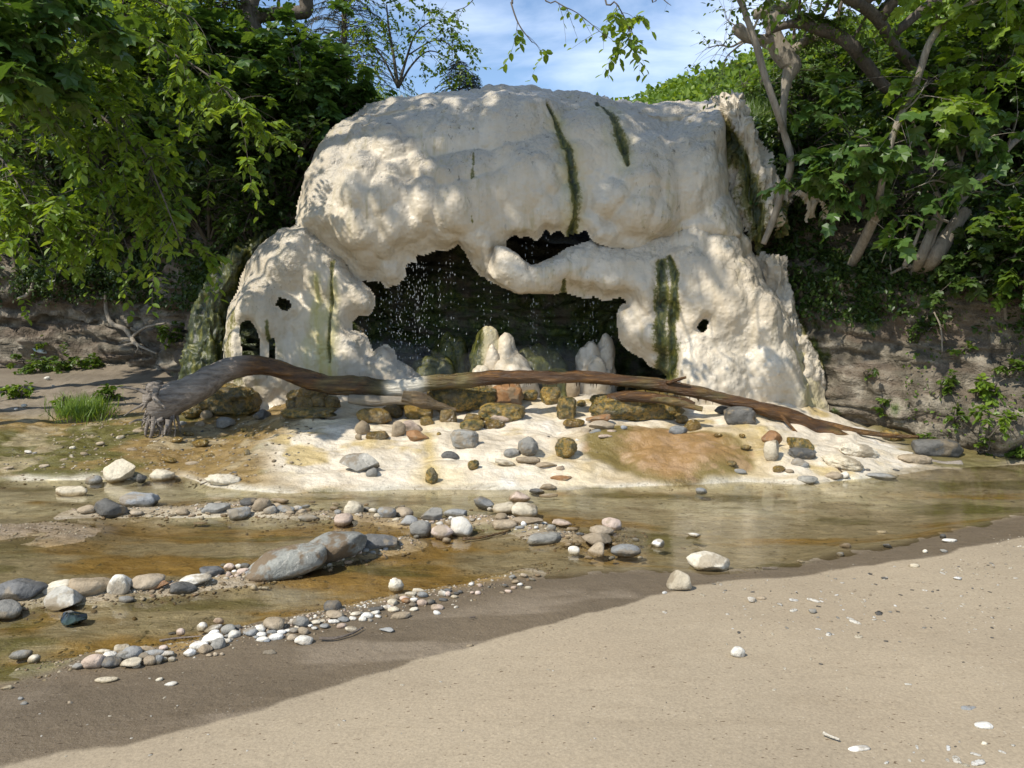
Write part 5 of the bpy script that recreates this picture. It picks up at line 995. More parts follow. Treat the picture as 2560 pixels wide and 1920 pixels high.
def put_leaves(A, P, D, N, size, T, rnd):
    n = len(P); D = unit(D); Sd = unit(np.cross(D, N)); U = np.cross(Sd, D); V0, FF = T; k = len(V0); size = np.broadcast_to(size, (n,))
    V = P[:, None] + size[:, None, None] * (V0[None, :, 0:1] * Sd[:, None] + V0[None, :, 1:2] * D[:, None] + V0[None, :, 2:3] * U[:, None])
    F = [(f[None] + (np.arange(n) * k)[:, None, None]).reshape(-1, f.shape[1]) for f in FF]
    r = np.repeat(rnd, k); A.add(V.reshape(-1, 3), F, np.stack([r, r, r, r], 1))
def twigs(st, d, L, K, droop, rg):
    n = len(st); t = np.linspace(0, 1, K + 1)[None, :, None]; L = np.broadcast_to(L, (n,))[:, None, None]; w = rg.normal(size=(n, 1, 3)) * .22
    return st[:, None] + L * (d[:, None] * t + w * t * t + np.array([0, 0, -droop]) * t * t)
def sample(Q, n, rg, lo=.3):
    """random places along polylines Q (m,k,3) -> points, tangents"""
    m, k, _ = Q.shape; i = rg.integers(0, m, n); t = (lo + (1 - lo) * rg.random(n) ** .8) * (k - 1.001); j = t.astype(int); f = (t - j)[:, None]
    return Q[i, j] * (1 - f) + Q[i, j + 1] * f, unit(Q[i, j + 1] - Q[i, j])
def crown(wood, leaf, limbs, rg, n1, L1, n2, L2, nl, size, T, droop=.3, up=.25, lo=.35, tr=.006, flat=1.2, ldroop=.35, sizevar=.3):
    Q = np.stack([catmull(p, 14) for p in limbs]) if len(limbs) else None
    st, tg = sample(Q, n1, rg, lo); d = unit(tg * .55 + rg.normal(size=(n1, 3)) * .75 + np.array([0, 0, up])); T1 = twigs(st, d, L1 * rg.uniform(.5, 1.2, n1), 6, droop, rg)
    v, f = batch_tubes(T1, np.full(n1, tr), np.full(n1, tr * .35)); wood.add(v, f)
    if n2: st, tg = sample(T1, n2, rg, .2); d = unit(tg * .7 + rg.normal(size=(n2, 3)) * .7 + np.array([0, 0, up * .5])); T2 = twigs(st, d, L2 * rg.uniform(.5, 1.2, n2), 5, droop, rg); v, f = batch_tubes(T2, np.full(n2, tr * .45), np.full(n2, tr * .2)); wood.add(v, f)
    else: T2 = T1; n2 = n1
    m, k, _ = T2.shape; t = (np.linspace(.12, 1, nl)[None] + rg.uniform(-.04, .04, (m, nl))).clip(0, .999) * (k - 1); j = t.astype(int); fr = (t - j)[..., None]; ii = np.arange(m)[:, None]
    P = (T2[ii, j] * (1 - fr) + T2[ii, j + 1] * fr).reshape(-1, 3); tg = unit(T2[ii, j + 1] - T2[ii, j]).reshape(-1, 3); sgn = np.tile(np.where(np.arange(nl) % 2, 1, -1), m)[:, None]
    side = unit(np.cross(tg, np.array([0, 0, 1.0]))); n = len(P); D = tg * .55 + side * sgn * .9 + rg.normal(size=(n, 3)) * .28 + np.array([0, 0, -ldroop])
    N = np.array([0, 0, flat]) + rg.normal(size=(n, 3)) * .45 + .3 * side * sgn; put_leaves(leaf, P, D, N, size * rg.uniform(1 - sizevar, 1 + sizevar, n), T, np.clip(np.repeat(rg.random(m), nl) * .6 + rg.random(n) * .4, 0, 1))
_px = None
def bankhit(u, v):
    global _px
    if _px is None:
        W = BV.reshape(-1, 3); d = W - np.array([0, 0, CAM_Z]); fy = d[:, 1] * CP - d[:, 2] * SP; uy = d[:, 1] * SP + d[:, 2] * CP; _px = (W, 1280 + 1934 * d[:, 0] / fy, 960 - 1934 * uy / fy)
    W, a, b = _px
    for rr in (12, 30, 70, 200):
        k = np.nonzero((np.abs(a - u) < rr) & (np.abs(b - v) < rr))[0]
        if len(k): return W[k[np.argmin(W[k, 1])]]
    return onY(u, v, 10)
def plant(name, cat, label, base, limbs, bark, leafmat, spec, group=None, seed=0, trunk=None, extra=None, woodname='branches'):
    rg = np.random.default_rng(seed); w, l = Acc(), Acc(); base = np.asarray(base, float)
    root = empty(name, base, label, cat, group)
    if trunk:
        A = Acc()
        for (P, R) in trunk: v, f = tube(P - base, R, 14, True, .14, 6, seed); A.add(v, f)
        A.build('trunk', M[bark], root)
    for P, r0, r1 in limbs:
        C = catmull(P, 16); v, f = tube(C - base, np.linspace(r0, r1, 16), 7, True, .12, 8, seed); w.add(v, f)
    for sp in (spec if isinstance(spec, list) else [spec]):
        sp = dict(sp); L = sp.pop('limbs', None); crown(w, l, [np.asarray(p) - base for p in (L if L is not None else [q[0] for q in limbs])], rg, **sp)
    if extra: extra(w, l, rg, base)
    if w.n: w.build(woodname, M[bark if bark != 'palebark' else 'twig'] if not trunk else M['twig'] if False else M[bark], root)
    if l.n: l.build('leaves', M[leafmat], root, smooth=False)
    return root
def shrub(name, label, base, h, r, mat, seed, dens=1.0, leaf=.07, T=OV, group=None, cat='shrub', droop=.25, lean=(0, -.3)):
    rg = np.random.default_rng(seed); base = np.asarray(base, float); limbs = []; m = int(7 + 4 * r)
    for i in range(m):
        a = rg.uniform(0, 6.283); rr = r * rg.uniform(.25, .95); e = base + np.array([rr * math.cos(a) + lean[0] * r, rr * math.sin(a) * .8 + lean[1] * r, h * rg.uniform(.45, 1.0)])
        mid = base + (e - base) * .5 + np.array([0, 0, h * .12]) + rg.normal(size=3) * .05; limbs.append((np.array([base, mid, e]), .016 * (h + .4), .005))
    n2 = int(150 * r * h * dens + (40 if r > .45 else 10)); sm = r <= .45; return plant(name, cat, label, base, limbs, 'twig', mat, dict(n1=int(n2 * .34) + 6, L1=.42 * r + (.03 if sm else .12), n2=n2, L2=.24 * r + (.02 if sm else .10), nl=9, size=leaf, T=T, droop=droop, up=.3, lo=.25), group, seed)

# --- big overhanging tree on the left bank: trunk outside the frame, crown reaching over stream and mound (its leaves dapple the mound)
V_ = lambda *a: np.array(a, float)
b = V_(-7.4, 8.2, .2)
tr = [(catmull([b, V_(-7.3, 8.2, 2.0), V_(-6.9, 8.1, 3.6), V_(-6.2, 7.9, 5.0)], 30), np.linspace(.24, .13, 30)), (catmull([V_(-6.2, 7.9, 5.0), V_(-4.6, 7.4, 6.0), V_(-2.6, 6.9, 6.4), V_(-.6, 6.7, 6.4), V_(1.2, 6.7, 6.2)], 40), np.linspace(.09, .02, 40)), (catmull([V_(-6.2, 7.9, 5.0), V_(-6.2, 7.0, 7.0), V_(-5.2, 6.0, 8.6), V_(-3.6, 5.3, 9.3), V_(-1.6, 5.1, 9.2)], 40), np.linspace(.12, .03, 40)), (catmull([V_(-6.9, 8.1, 3.6), V_(-7.6, 8.8, 5.4), V_(-7.6, 9.2, 7.5)], 20), np.linspace(.14, .05, 20))]
L1 = [V_(-6.2, 7.9, 5.0), V_(-4.6, 7.4, 5.9), V_(-2.6, 6.9, 6.3), V_(-.6, 6.7, 6.2), V_(1.2, 6.7, 6.0)]
lim = [([V_(-4.6, 7.4, 5.9), V_(-3.8, 6.6, 6.2), V_(-2.6, 6.0, 6.1)], .05, .015), ([V_(-3.4, 7.1, 6.1), V_(-2.6, 7.6, 6.6), V_(-1.6, 7.9, 6.7)], .05, .015), ([V_(-2.6, 6.9, 6.3), V_(-1.6, 6.3, 6.0), V_(-.5, 6.0, 5.7)], .04, .012), ([V_(-1.6, 6.8, 6.3), V_(-.6, 7.3, 6.5), V_(.6, 7.6, 6.4)], .04, .012),
       ([V_(-5.4, 7.6, 5.5), V_(-4.4, 8.2, 6.6), V_(-3.3, 8.6, 7.0)], .06, .02), ([V_(-6.4, 8, 4.8), V_(-5.6, 8.9, 6.6), V_(-4.8, 9.6, 7.6)], .06, .02), ([V_(-7.5, 8.9, 6), V_(-6.4, 9.2, 7.2), V_(-5.4, 9.6, 8.0)], .05, .02), ([V_(-7.4, 8.8, 5.6), V_(-8.2, 8.0, 6.8), V_(-8.6, 7.6, 8)], .05, .02), ([V_(-6.9, 8.1, 4.2), V_(-6.2, 7.4, 5.4), V_(-5.3, 7.0, 6.4)], .05, .02)]
hang = [([V_(-.9, 6.7, 6.1), OY(1085, -60, 6.6), OY(1105, 10, 6.55), OY(1122, 55, 6.5), OY(1150, 92, 6.5)], .012, .003), ([V_(-.2, 6.7, 5.9), OY(1160, -50, 6.6), OY(1205, 5, 6.5), OY(1250, 30, 6.5), OY(1312, 82, 6.5)], .008, .002), ([V_(.6, 6.7, 5.9), OY(1300, -40, 6.6), OY(1330, 5, 6.5), OY(1345, 30, 6.5), OY(1362, 62, 6.5)], .010, .003), ([V_(-1.2, 6.6, 6.0), OY(1075, -90, 6.6), OY(1035, -20, 6.6), OY(1010, 12, 6.6), OY(985, 22, 6.6)], .006, .002), ([V_(.9, 6.7, 5.9), OY(1400, -40, 6.7), OY(1425, -10, 6.7), OY(1440, 5, 6.7), OY(1450, 12, 6.7)], .008, .002)]
shade = [([V_(-7.3, 8.2, 4.2), V_(-6.7, 8.6, 5.6), V_(-5.6, 8.9, 6.1)], .05, .015), ([V_(-7.3, 8.2, 4.0), V_(-7.2, 8.9, 5.4), V_(-6.6, 9.4, 6.2)], .05, .015), ([V_(-7.3, 8.2, 4.6), V_(-6.4, 8.1, 5.6), V_(-5.2, 8.2, 6.0)], .04, .012)]  # dense limbs added out of view to keep the left rock ledge in shade
lim = [([V_(-5.2, 6.0, 8.6), V_(-4.2, 6.4, 9.4), V_(-3.0, 6.4, 9.8)], .05, .015), ([V_(-4.4, 5.6, 9.0), V_(-4.8, 4.9, 9.6), V_(-4.2, 4.3, 9.9)], .05, .015), ([V_(-3.6, 5.3, 9.3), V_(-2.6, 5.9, 9.6), V_(-1.6, 6.0, 9.5)], .04, .012)] + lim[4:] + hang + shade
canopy = [np.array([V_(-5.6, 6.4, 8.0), V_(-4.6, 5.7, 9.0), V_(-3.2, 5.2, 9.3), V_(-1.6, 5.1, 9.2)])] + [np.array(l[0]) for l in lim[:3]]; back = [np.array(l[0]) for l in lim[3:8]]; hl = [np.array(h[0][1:]) for h in (hang[0], hang[2])]
plant('overhanging_tree', 'tree', 'tall leafy tree whose twigs hang into the top of the picture before the sky', b, lim, 'bark', 'lf_bright',
      [dict(limbs=[np.array(q[0]) for q in shade], n1=80, L1=.8, n2=620, L2=.4, nl=9, size=.13, T=OV, droop=.2, up=.1, lo=.2), dict(limbs=canopy, n1=110, L1=.95, n2=1000, L2=.45, nl=9, size=.13, T=OV, droop=.15, up=.15, lo=.15), dict(limbs=back, n1=70, L1=1.1, n2=260, L2=.5, nl=9, size=.12, T=OV, droop=.15, up=.2, lo=.1), dict(limbs=hl, n1=16, L1=.16, n2=34, L2=.12, nl=5, size=.075, T=OV, droop=.5, up=-.1, lo=.35, tr=.003),
       dict(limbs=[np.array(hang[1][0][1:]), np.array(hang[3][0][1:])], n1=14, L1=.22, n2=0, L2=.1, nl=3, size=.05, T=OV, droop=.3, up=-.1, lo=.3, tr=.0025)], seed=3, trunk=tr)
# --- young bright tree hanging in from the left, in front of the bank
b = V_(-6.3, 7.0, .3); H = lambda L: np.array([OY(u, v, Y) for u, v, Y in L])
tr = [(catmull([b, V_(-6.1, 7.0, 1.6), V_(-5.6, 6.9, 2.8), V_(-5.2, 6.8, 4.2)], 24), np.linspace(.10, .05, 24))]
LB = [[(-260, 60, 7), (-60, 90, 7), (80, 150, 6.9), (200, 205, 6.8), (290, 290, 6.7), (350, 420, 6.6), (392, 530, 6.6)], [(-200, 160, 7), (-20, 200, 6.9), (90, 240, 6.8), (180, 300, 6.7), (215, 380, 6.7), (235, 470, 6.7)], [(-220, 260, 7), (-60, 300, 6.9), (0, 340, 6.8), (40, 400, 6.7), (80, 470, 6.7)], [(-200, -20, 7), (40, 10, 7), (220, 60, 7), (380, 120, 7), (470, 180, 6.9), (525, 240, 6.9)],
      [(-160, 0, 6.6), (-20, 10, 6.4), (40, 60, 6.2), (60, 130, 6.1), (60, 200, 6.1)], [(-100, -60, 7), (150, -40, 7.2), (300, -10, 7.3), (420, 40, 7.3)], [(60, 210, 6.9), (150, 230, 6.9), (230, 260, 6.8), (320, 360, 6.8), (330, 430, 6.8)], [(-100, 330, 6.9), (-10, 420, 6.8), (60, 440, 6.8), (140, 480, 6.7)], [(-60, 100, 7.2), (60, 100, 7.2), (160, 130, 7.2), (260, 190, 7.2)]]
limbs = [(H(L), .020, .004) for L in LB]
plant('young_tree', 'tree', 'young tree with bright green drooping leafy branches at the left edge', b, limbs, 'bark', 'lf_bright', [dict(n1=210, L1=.42, n2=600, L2=.20, nl=9, size=.082, T=OV, droop=.55, up=0, lo=.30, tr=.004)], seed=5, trunk=tr)
b = V_(-6.6, 7.6, .3); LC2 = [[(-300, 60, 6.6), (-100, 30, 6.2), (10, 10, 6.0), (60, 20, 5.9)], [(-300, 120, 6.6), (-100, 110, 6.2), (-10, 110, 6.0), (30, 130, 5.9)], [(-200, -40, 6.6), (0, -40, 6.4), (120, -10, 6.3), (200, 20, 6.3)]]
plant('maple_tree', 'tree', 'maple with big lobed leaves in the upper left corner', b, [(H(L), .016, .004) for L in LC2], 'bark', 'lf_fig', [dict(n1=46, L1=.35, n2=110, L2=.2, nl=5, size=.15, T=LOB, droop=.4, up=0, lo=.35, tr=.004)], seed=6, trunk=[(catmull([b, V_(-6.4, 7.5, 2), V_(-5.6, 7.0, 3.6)], 18), np.linspace(.09, .05, 18))])

# --- shrubs covering the left bank
LS = [ # ov u, v, height, radius, leaves, leaf size, type, label
 (330, 110, 3.0, 1.7, 'lf_bright', .10, OV, 'tall sunlit yellow green bush on the skyline at the left'), (180, 120, 2.6, 1.5, 'lf_bright', .10, OV, 'sunlit green bush left of the tall yellow green one'), (40, 130, 2.6, 1.6, 'lf_mid', .10, OV, 'green bush at the far left skyline'), (430, 170, 1.2, .9, 'lf_bright', .08, OV, 'small bright bush left of the gnarled trunk on the skyline'),
 (480, 190, 1.0, .8, 'lf_mid', .08, OV, 'low bush at the foot of the gnarled trunk'), (630, 165, .6, .6, 'lf_mid', .07, OV, 'low green bush right of the gnarled trunk on the bank top'), (700, 215, .5, .6, 'lf_mid', .07, OV, 'rounded green bush beside the conifer on the bank top'), (800, 195, .3, .5, 'lf_bright', .06, OV, 'light green bush under the airy light tree'),
 (60, 260, 1.6, 1.3, 'lf_mid', .10, OV, 'wide green shrub under the far left skyline bush'), (200, 270, 1.6, 1.2, 'lf_mid', .10, OV, 'broad green shrub behind the drooping branches'), (330, 260, 1.5, 1.2, 'lf_mid', .12, LOB, 'large leaved shrub below the tall sunlit bush'), (450, 270, 1.4, 1.1, 'lf_fig', .14, LOB, 'fig like shrub left of middle on the left bank'), (560, 260, 1.3, 1.0, 'lf_fig', .15, LOB, 'fig like shrub under the gnarled trunk'), (650, 270, 1.1, .8, 'lf_fig', .15, LOB, 'fig like shrub reaching over the shoulder of the mound'),
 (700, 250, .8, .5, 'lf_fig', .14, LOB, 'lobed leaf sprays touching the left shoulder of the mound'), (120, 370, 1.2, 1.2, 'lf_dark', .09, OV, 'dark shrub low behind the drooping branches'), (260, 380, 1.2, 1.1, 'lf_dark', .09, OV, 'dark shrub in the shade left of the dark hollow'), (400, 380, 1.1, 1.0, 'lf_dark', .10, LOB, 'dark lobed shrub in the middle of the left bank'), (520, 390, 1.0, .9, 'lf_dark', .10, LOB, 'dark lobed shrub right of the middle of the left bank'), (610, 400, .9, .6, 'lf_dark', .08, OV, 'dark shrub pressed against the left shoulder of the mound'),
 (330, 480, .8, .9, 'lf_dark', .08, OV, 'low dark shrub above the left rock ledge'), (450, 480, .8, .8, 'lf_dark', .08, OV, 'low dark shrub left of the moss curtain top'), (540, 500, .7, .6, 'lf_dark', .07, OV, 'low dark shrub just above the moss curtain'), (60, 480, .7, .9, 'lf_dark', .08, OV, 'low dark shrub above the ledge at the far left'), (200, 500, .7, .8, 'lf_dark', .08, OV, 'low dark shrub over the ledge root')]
for i, (u, v, h, r_, m_, sz, T_, lb) in enumerate(LS):
    q = bankhit(u * S, (v + 30) * S); shrub('shrub', lb, q - V_(0, 0, .1), h, r_, m_, 100 + i, dens=1.15 if v > 200 else 1.5, leaf=sz, T=T_, group='shrubs on the left bank')
# gnarled trunk on the skyline, left
b = bankhit(680, 170); b = OY(580, 150, 12.0); base = b - V_(0, 0, .4)
Y = 12.0; T1 = [(catmull([base, OY(580, 130, Y), OY(562, 95, Y), OY(545, 60, Y), OY(540, 20, Y), OY(545, -40, Y), OY(520, -120, Y)], 40), np.linspace(.17, .11, 40)), (catmull([OY(552, 80, Y), OY(540, 60, Y), OY(560, 36, Y), OY(600, 30, Y), OY(640, 28, Y), OY(660, 24, Y), OY(662, 0, Y), OY(655, -60, Y)], 34), np.linspace(.09, .10, 34)), (catmull([OY(583, 120, Y), OY(590, 80, Y), OY(598, 40, Y), OY(602, 0, Y), OY(606, -60, Y)], 24), np.linspace(.03, .02, 24))]
lim = [([OY(545, -20, Y), OY(500, -80, Y), OY(430, -120, Y - .5)], .05, .02), ([OY(655, -40, Y), OY(720, -100, Y), OY(800, -130, Y - .5)], .05, .02), ([OY(545, 30, Y), OY(520, 20, Y), OY(505, 0, Y)], .02, .008), ([OY(540, 0, Y), OY(480, 10, Y), OY(455, 40, Y)], .015, .005)]
lim = [(np.array(a), p, q) for a, p, q in lim]
plant('gnarled_tree', 'tree', 'dark gnarled ivy wrapped tree trunk with an elbowed limb on the left skyline', base, lim, 'bark', 'lf_mid', [dict(n1=90, L1=.8, n2=420, L2=.4, nl=8, size=.09, T=OV, droop=.3, up=.1, lo=.3), dict(limbs=[np.array([p for p in T1[0][0][::6]]), np.array([p for p in T1[1][0][::6]])], n1=90, L1=.16, n2=0, L2=.1, nl=5, size=.06, T=OV, droop=.5, up=0, lo=0, tr=.002)], seed=21, trunk=T1)
# conifers
def conifer(label, base, h, r, seed, n=26):
    rg = np.random.default_rng(seed); base = np.asarray(base, float); root = empty('conifer', base, label, 'conifer', 'conifers on the skyline'); w, l = Acc(), Acc()
    v, f = tube(np.array([[0, 0, 0], [.02, 0, h * .5], [0, .02, h]]), [.05 * h * .5, .03 * h * .5, .006], 8); A = Acc(); A.add(v, f); A.build('trunk', M['bark'], root)
    Q = []
    for i in range(n):
        z = h * (.08 + .90 * i / n); L_ = r * (1 - i / n) ** .8 + .08; m = 7
        for k in range(m):
            a = k * 6.283 / m + rg.uniform(-.4, .4) + i; s = V_(0, 0, z); Q.append([s, s + V_(math.cos(a), math.sin(a), .10) * L_ * .5, s + V_(math.cos(a), math.sin(a), -.12 - .2 * rg.random()) * L_])
    Q = np.array([catmull(q, 6) for q in Q]); v, f = batch_tubes(Q, np.full(len(Q), .010), np.full(len(Q), .003)); w.add(v, f)
    P, T_ = sample(Q, int(60 if h > 1 else 16) * len(Q), rg, .12); side = unit(np.cross(T_, V_(0, 0, 1))); sg = np.where(rg.random(len(P)) < .5, 1, -1)[:, None]; D = T_ * .6 + side * sg + rg.normal(size=P.shape) * .25 + V_(0, 0, -.2)
    put_leaves(l, P, D, V_(0, 0, 1) + rg.normal(size=P.shape) * .3, .085, (BLADE[0] * V_(2.2, 1, 1), BLADE[1]), rg.random(len(P)))
    w.build('branches', M['bark'], root); l.build('needles', M['lf_fir'], root, smooth=False)
conifer('larger dark conifer on the left skyline between the gnarled trunk and the airy tree', OY(745, 210, 13.5), 2.6, 1.15, 31)
conifer('small grey green conifer top peeping over the mound', OY(992, 215, 12.5), .62, .40, 32, 10)
conifer('tiny conifer tip right of the small one over the mound', OY(1020, 205, 12.8), .34, .14, 33, 6)
# airy light tree
b = OY(860, 190, 12.2); lim = [([b, OY(850, 120, 12.2), OY(840, 60, 12.2), OY(835, 10, 12.2)], .03, .008), ([b, OY(880, 120, 12.2), OY(900, 70, 12.1), OY(940, 40, 12)], .025, .006), ([b, OY(890, 140, 12.1), OY(930, 110, 12), OY(985, 135, 11.9)], .02, .005), ([b, OY(830, 130, 12.2), OY(800, 90, 12.2), OY(780, 60, 12.2)], .02, .006), ([OY(880, 120, 12.2), OY(930, 90, 12), OY(960, 90, 12), OY(985, 110, 11.9)], .012, .004)]
plant('airy_tree', 'tree', 'airy light green tree with thin arching twigs against the sky', b, [(np.array(a), p, q) for a, p, q in lim], 'twig', 'lf_bright', [dict(n1=75, L1=.5, n2=200, L2=.28, nl=9, size=.062, T=OV, droop=.35, up=.1, lo=.25, tr=.004)], seed=41)

# --- right bank trees
def poly(L, s=1.0): # src px, with radius px and depth
    return np.array([onY(u, v, Y) for u, v, r_, Y in L]), np.array([r_ * Y / 1934 for u, v, r_, Y in L])
def pr(L, n=None):
    P, R = poly(L); n = n or len(L) * 7; return catmull(P, n), catmull(R[:, None], n)[:, 0]
Y = 8.0
T_ = pr([(1908, 610, 7, 8.25), (1935, 545, 8, 8.2), (1957, 470, 8, 8.15), (1974, 430, 9, 8.1), (1975, 385, 8, 8.1), (1962, 340, 8, 8.1), (1940, 270, 8, 8), (1912, 190, 8, 8), (1890, 110, 8, 8), (1862, 30, 7, 8), (1845, -40, 6, 8), (1810, -160, 5, 7.9)], 90)
tw = [([onY(1862, 30, 8), onY(1840, -10, 8), onY(1820, -60, 8)], .02, .006), ([onY(1880, 80, 8), onY(1905, 30, 8), onY(1935, -10, 8)], .014, .004), ([onY(1968, 440, 8.1), onY(1970, 470, 8.05), onY(1968, 505, 8)], .01, .004), ([onY(1845, -40, 8), onY(1800, -100, 7.9), onY(1720, -150, 7.8)], .02, .006)]
plant('bent_slender_tree', 'tree', 'slender pale bare trunk leaning left with a sharp bend, right beside the mound', T_[0][0], [(np.array(a), p, q) for a, p, q in tw], 'palebark', 'lf_mid', dict(n1=16, L1=.4, n2=26, L2=.3, nl=4, size=.05, T=OV, droop=.2, up=.1, lo=.3, tr=.003), seed=51, trunk=[T_])
Y = 8.6
TG = [pr([(1955, 330, 10, Y), (1958, 270, 9, Y), (1966, 205, 11, Y), (1978, 165, 22, Y), (1958, 136, 24, Y), (1942, 108, 22, Y), (1934, 78, 18, Y), (1932, 45, 20, Y), (1940, 28, 14, Y)], 50), pr([(1945, 102, 16, Y), (1915, 99, 12, Y), (1890, 98, 12, Y), (1867, 92, 12, Y), (1846, 72, 14, Y), (1838, 62, 9, Y)], 34), pr([(1975, 140, 14, Y), (2003, 108, 11, Y), (2042, 93, 9, Y), (2075, 85, 6, Y)], 24), pr([(1885, 38, 12, Y), (1910, 30, 14, Y), (1945, 22, 15, Y), (1978, 20, 12, Y)], 24), pr([(1945, 135, 9, Y), (1925, 120, 6, Y), (1905, 112, 4, Y)], 14)]
tw = [([onY(1858, 101, Y), onY(1828, 117, Y), onY(1800, 113, Y), onY(1766, 120, Y)], .014, .004), ([onY(1860, 105, Y), onY(1835, 125, Y), onY(1817, 142, Y), onY(1809, 167, Y)], .012, .003), ([onY(1900, 112, Y), onY(1925, 125, Y), onY(1940, 140, Y)], .01, .006), ([onY(1840, 65, Y), onY(1825, 55, Y), onY(1815, 48, Y)], .008, .002), ([onY(1925, 20, Y), onY(1915, -20, Y), onY(1890, -60, Y)], .02, .006), ([onY(2010, 100, Y), onY(2020, 50, Y), onY(2030, 0, Y)], .016, .006), ([onY(1985, 100, Y), onY(1985, 50, Y), onY(1975, -20, Y)], .02, .008)]
plant('pollard_tree', 'tree', 'thick knobbly grey pollard trunk with broken limb stumps against the sky at right', TG[0][0][0], [(np.array(a), p, q) for a, p, q in tw], 'palebark', 'lf_mid', [dict(n1=50, L1=.3, n2=60, L2=.2, nl=4, size=.05, T=OV, droop=.3, up=0, lo=.3, tr=.003), dict(limbs=[TG[3][0][::5], TG[2][0][::5]], n1=130, L1=.16, n2=0, L2=.1, nl=6, size=.04, T=OV, droop=.6, up=0, lo=0, tr=.002)], seed=52, trunk=TG)
Y = 8.5
TA = [pr([(2275, 262, 10, 8.9), (2256, 249, 10, 8.8), (2217, 222, 12, 8.6), (2186, 187, 14, 8.5), (2151, 144, 15, 8.4), (2128, 113, 16, 8.3), (2089, 86, 15, 8.3), (2042, 70, 15, 8.3), (1995, 58, 11, 8.3), (1949, 68, 7, 8.3), (1915, 90, 4, 8.3)], 90), pr([(2150, 138, 10, 8.4), (2160, 128, 8, 8.35), (2169, 122, 8, 8.35)], 10)]
tw = [([onY(2089, 80, 8.3), onY(2100, 20, 8.3), onY(2120, -40, 8.3)], .03, .01), ([onY(2042, 62, 8.3), onY(2070, 10, 8.3), onY(2090, -60, 8.2)], .03, .01), ([onY(2130, 105, 8.3), onY(2160, 50, 8.2), onY(2180, 10, 8.2)], .02, .006), ([onY(1995, 55, 8.3), onY(2000, 0, 8.2), onY(1985, -80, 8.0)], .02, .006)]
plant('arching_tree', 'tree', 'mossy brown trunk arching left from the right bank with a short side stub', TA[0][0][0], [(np.array(a), p, q) for a, p, q in tw], 'bark', 'lf_mid', [dict(n1=45, L1=.4, n2=120, L2=.3, nl=6, size=.07, T=OV, droop=.3, up=.1, lo=.3, tr=.004), dict(limbs=[TA[0][0][46:72:4] + V_(0, 0, .08)], n1=260, L1=.12, n2=0, L2=.1, nl=7, size=.035, T=OV, droop=.7, up=.3, lo=0, tr=.002)], seed=53, trunk=TA)
TB = [pr([(2370, 235, 12, 8.9), (2341, 222, 12, 8.8), (2299, 190, 12, 8.6), (2272, 152, 12, 8.5), (2244, 124, 13, 8.4), (2221, 93, 13, 8.3), (2202, 58, 14, 8.2), (2167, 23, 14, 8.1), (2128, -2, 14, 8), (2080, -40, 13, 7.9), (2000, -120, 11, 7.6), (1900, -200, 8, 7.3)], 90)]
R0 = TB[0][0]
tw = [([R0[70], R0[70] + V_(.6, -.4, .7), R0[70] + V_(1.4, -.8, 1.2)], .06, .02), ([R0[78], R0[78] + V_(-.2, -.7, .6), R0[78] + V_(.2, -1.4, 1.0)], .06, .02), ([R0[60], R0[60] + V_(1.0, .2, .9), R0[60] + V_(2.0, .2, 1.5)], .06, .02), ([R0[85], R0[85] + V_(-.5, .4, .6), R0[85] + V_(-.9, .9, 1.0)], .05, .015), ([R0[50], R0[50] + V_(.9, -.6, 1.3), R0[50] + V_(1.5, -1.3, 2.4)], .06, .02), ([R0[66], R0[66] + V_(.3, .5, 1.2), R0[66] + V_(.4, .8, 2.2)], .05, .02), ([R0[40], R0[40] + V_(1.2, -.2, 1.0), R0[40] + V_(2.4, -.6, 1.6)], .05, .02)]
plant('rough_bark_tree', 'tree', 'thick rough barked trunk crossing the upper right corner above the arching one', R0[0], [(np.array(a), p, q) for a, p, q in tw], 'bark', 'lf_mid', [dict(n1=100, L1=.8, n2=280, L2=.42, nl=8, size=.11, T=OV, droop=.15, up=.1, lo=.2)], seed=54, trunk=TB)
T4 = pr([(2112, 690, 9, 8.8), (2128, 664, 12, 8.5), (2143, 634, 13, 8.3), (2178, 564, 12, 8.05), (2194, 517, 10, 7.85), (2205, 455, 8, 7.6), (2221, 389, 7, 7.6), (2233, 338, 8, 7.6), (2256, 280, 9, 7.6), (2283, 225, 9, 7.6), (2301, 175, 8, 7.55), (2318, 120, 8, 7.5), (2341, 78, 8, 7.5), (2361, 58, 7, 7.5), (2392, 35, 6, 7.4), (2439, 0, 6, 7.4), (2520, -60, 5, 7.2)], 110)
T4b = pr([(2341, 80, 6, 7.5), (2345, 40, 5, 7.5), (2350, 0, 5, 7.5), (2355, -60, 5, 7.4)], 20); T4c = pr([(2182, 556, 9, 8.0), (2195, 545, 8, 7.95), (2203, 536, 7, 7.9)], 9); T4d = pr([(2222, 362, 3, 7.6), (2190, 364, 3.2, 7.5), (2150, 365, 3, 7.45)], 12)
tw = [([onY(2355, -40, 7.4), onY(2380, -120, 7.3), onY(2460, -160, 7.2)], .02, .006), ([onY(2439, 0, 7.4), onY(2500, -20, 7.3), onY(2580, 0, 7.2)], .02, .006), ([onY(2256, 280, 7.6), onY(2290, 250, 7.5), onY(2320, 200, 7.5)], .01, .004)]
plant('leaning_pale_tree', 'tree', 'tall pale smooth trunk leaning right with a cut stub near its foot', T4[0][0], [(np.array(a), p, q) for a, p, q in tw], 'palebark', 'lf_bright', dict(n1=30, L1=.5, n2=90, L2=.3, nl=6, size=.12, T=LOB, droop=.4, up=0, lo=.4, tr=.004), seed=55, trunk=[T4, T4b, T4c, T4d])
Y = 7.7
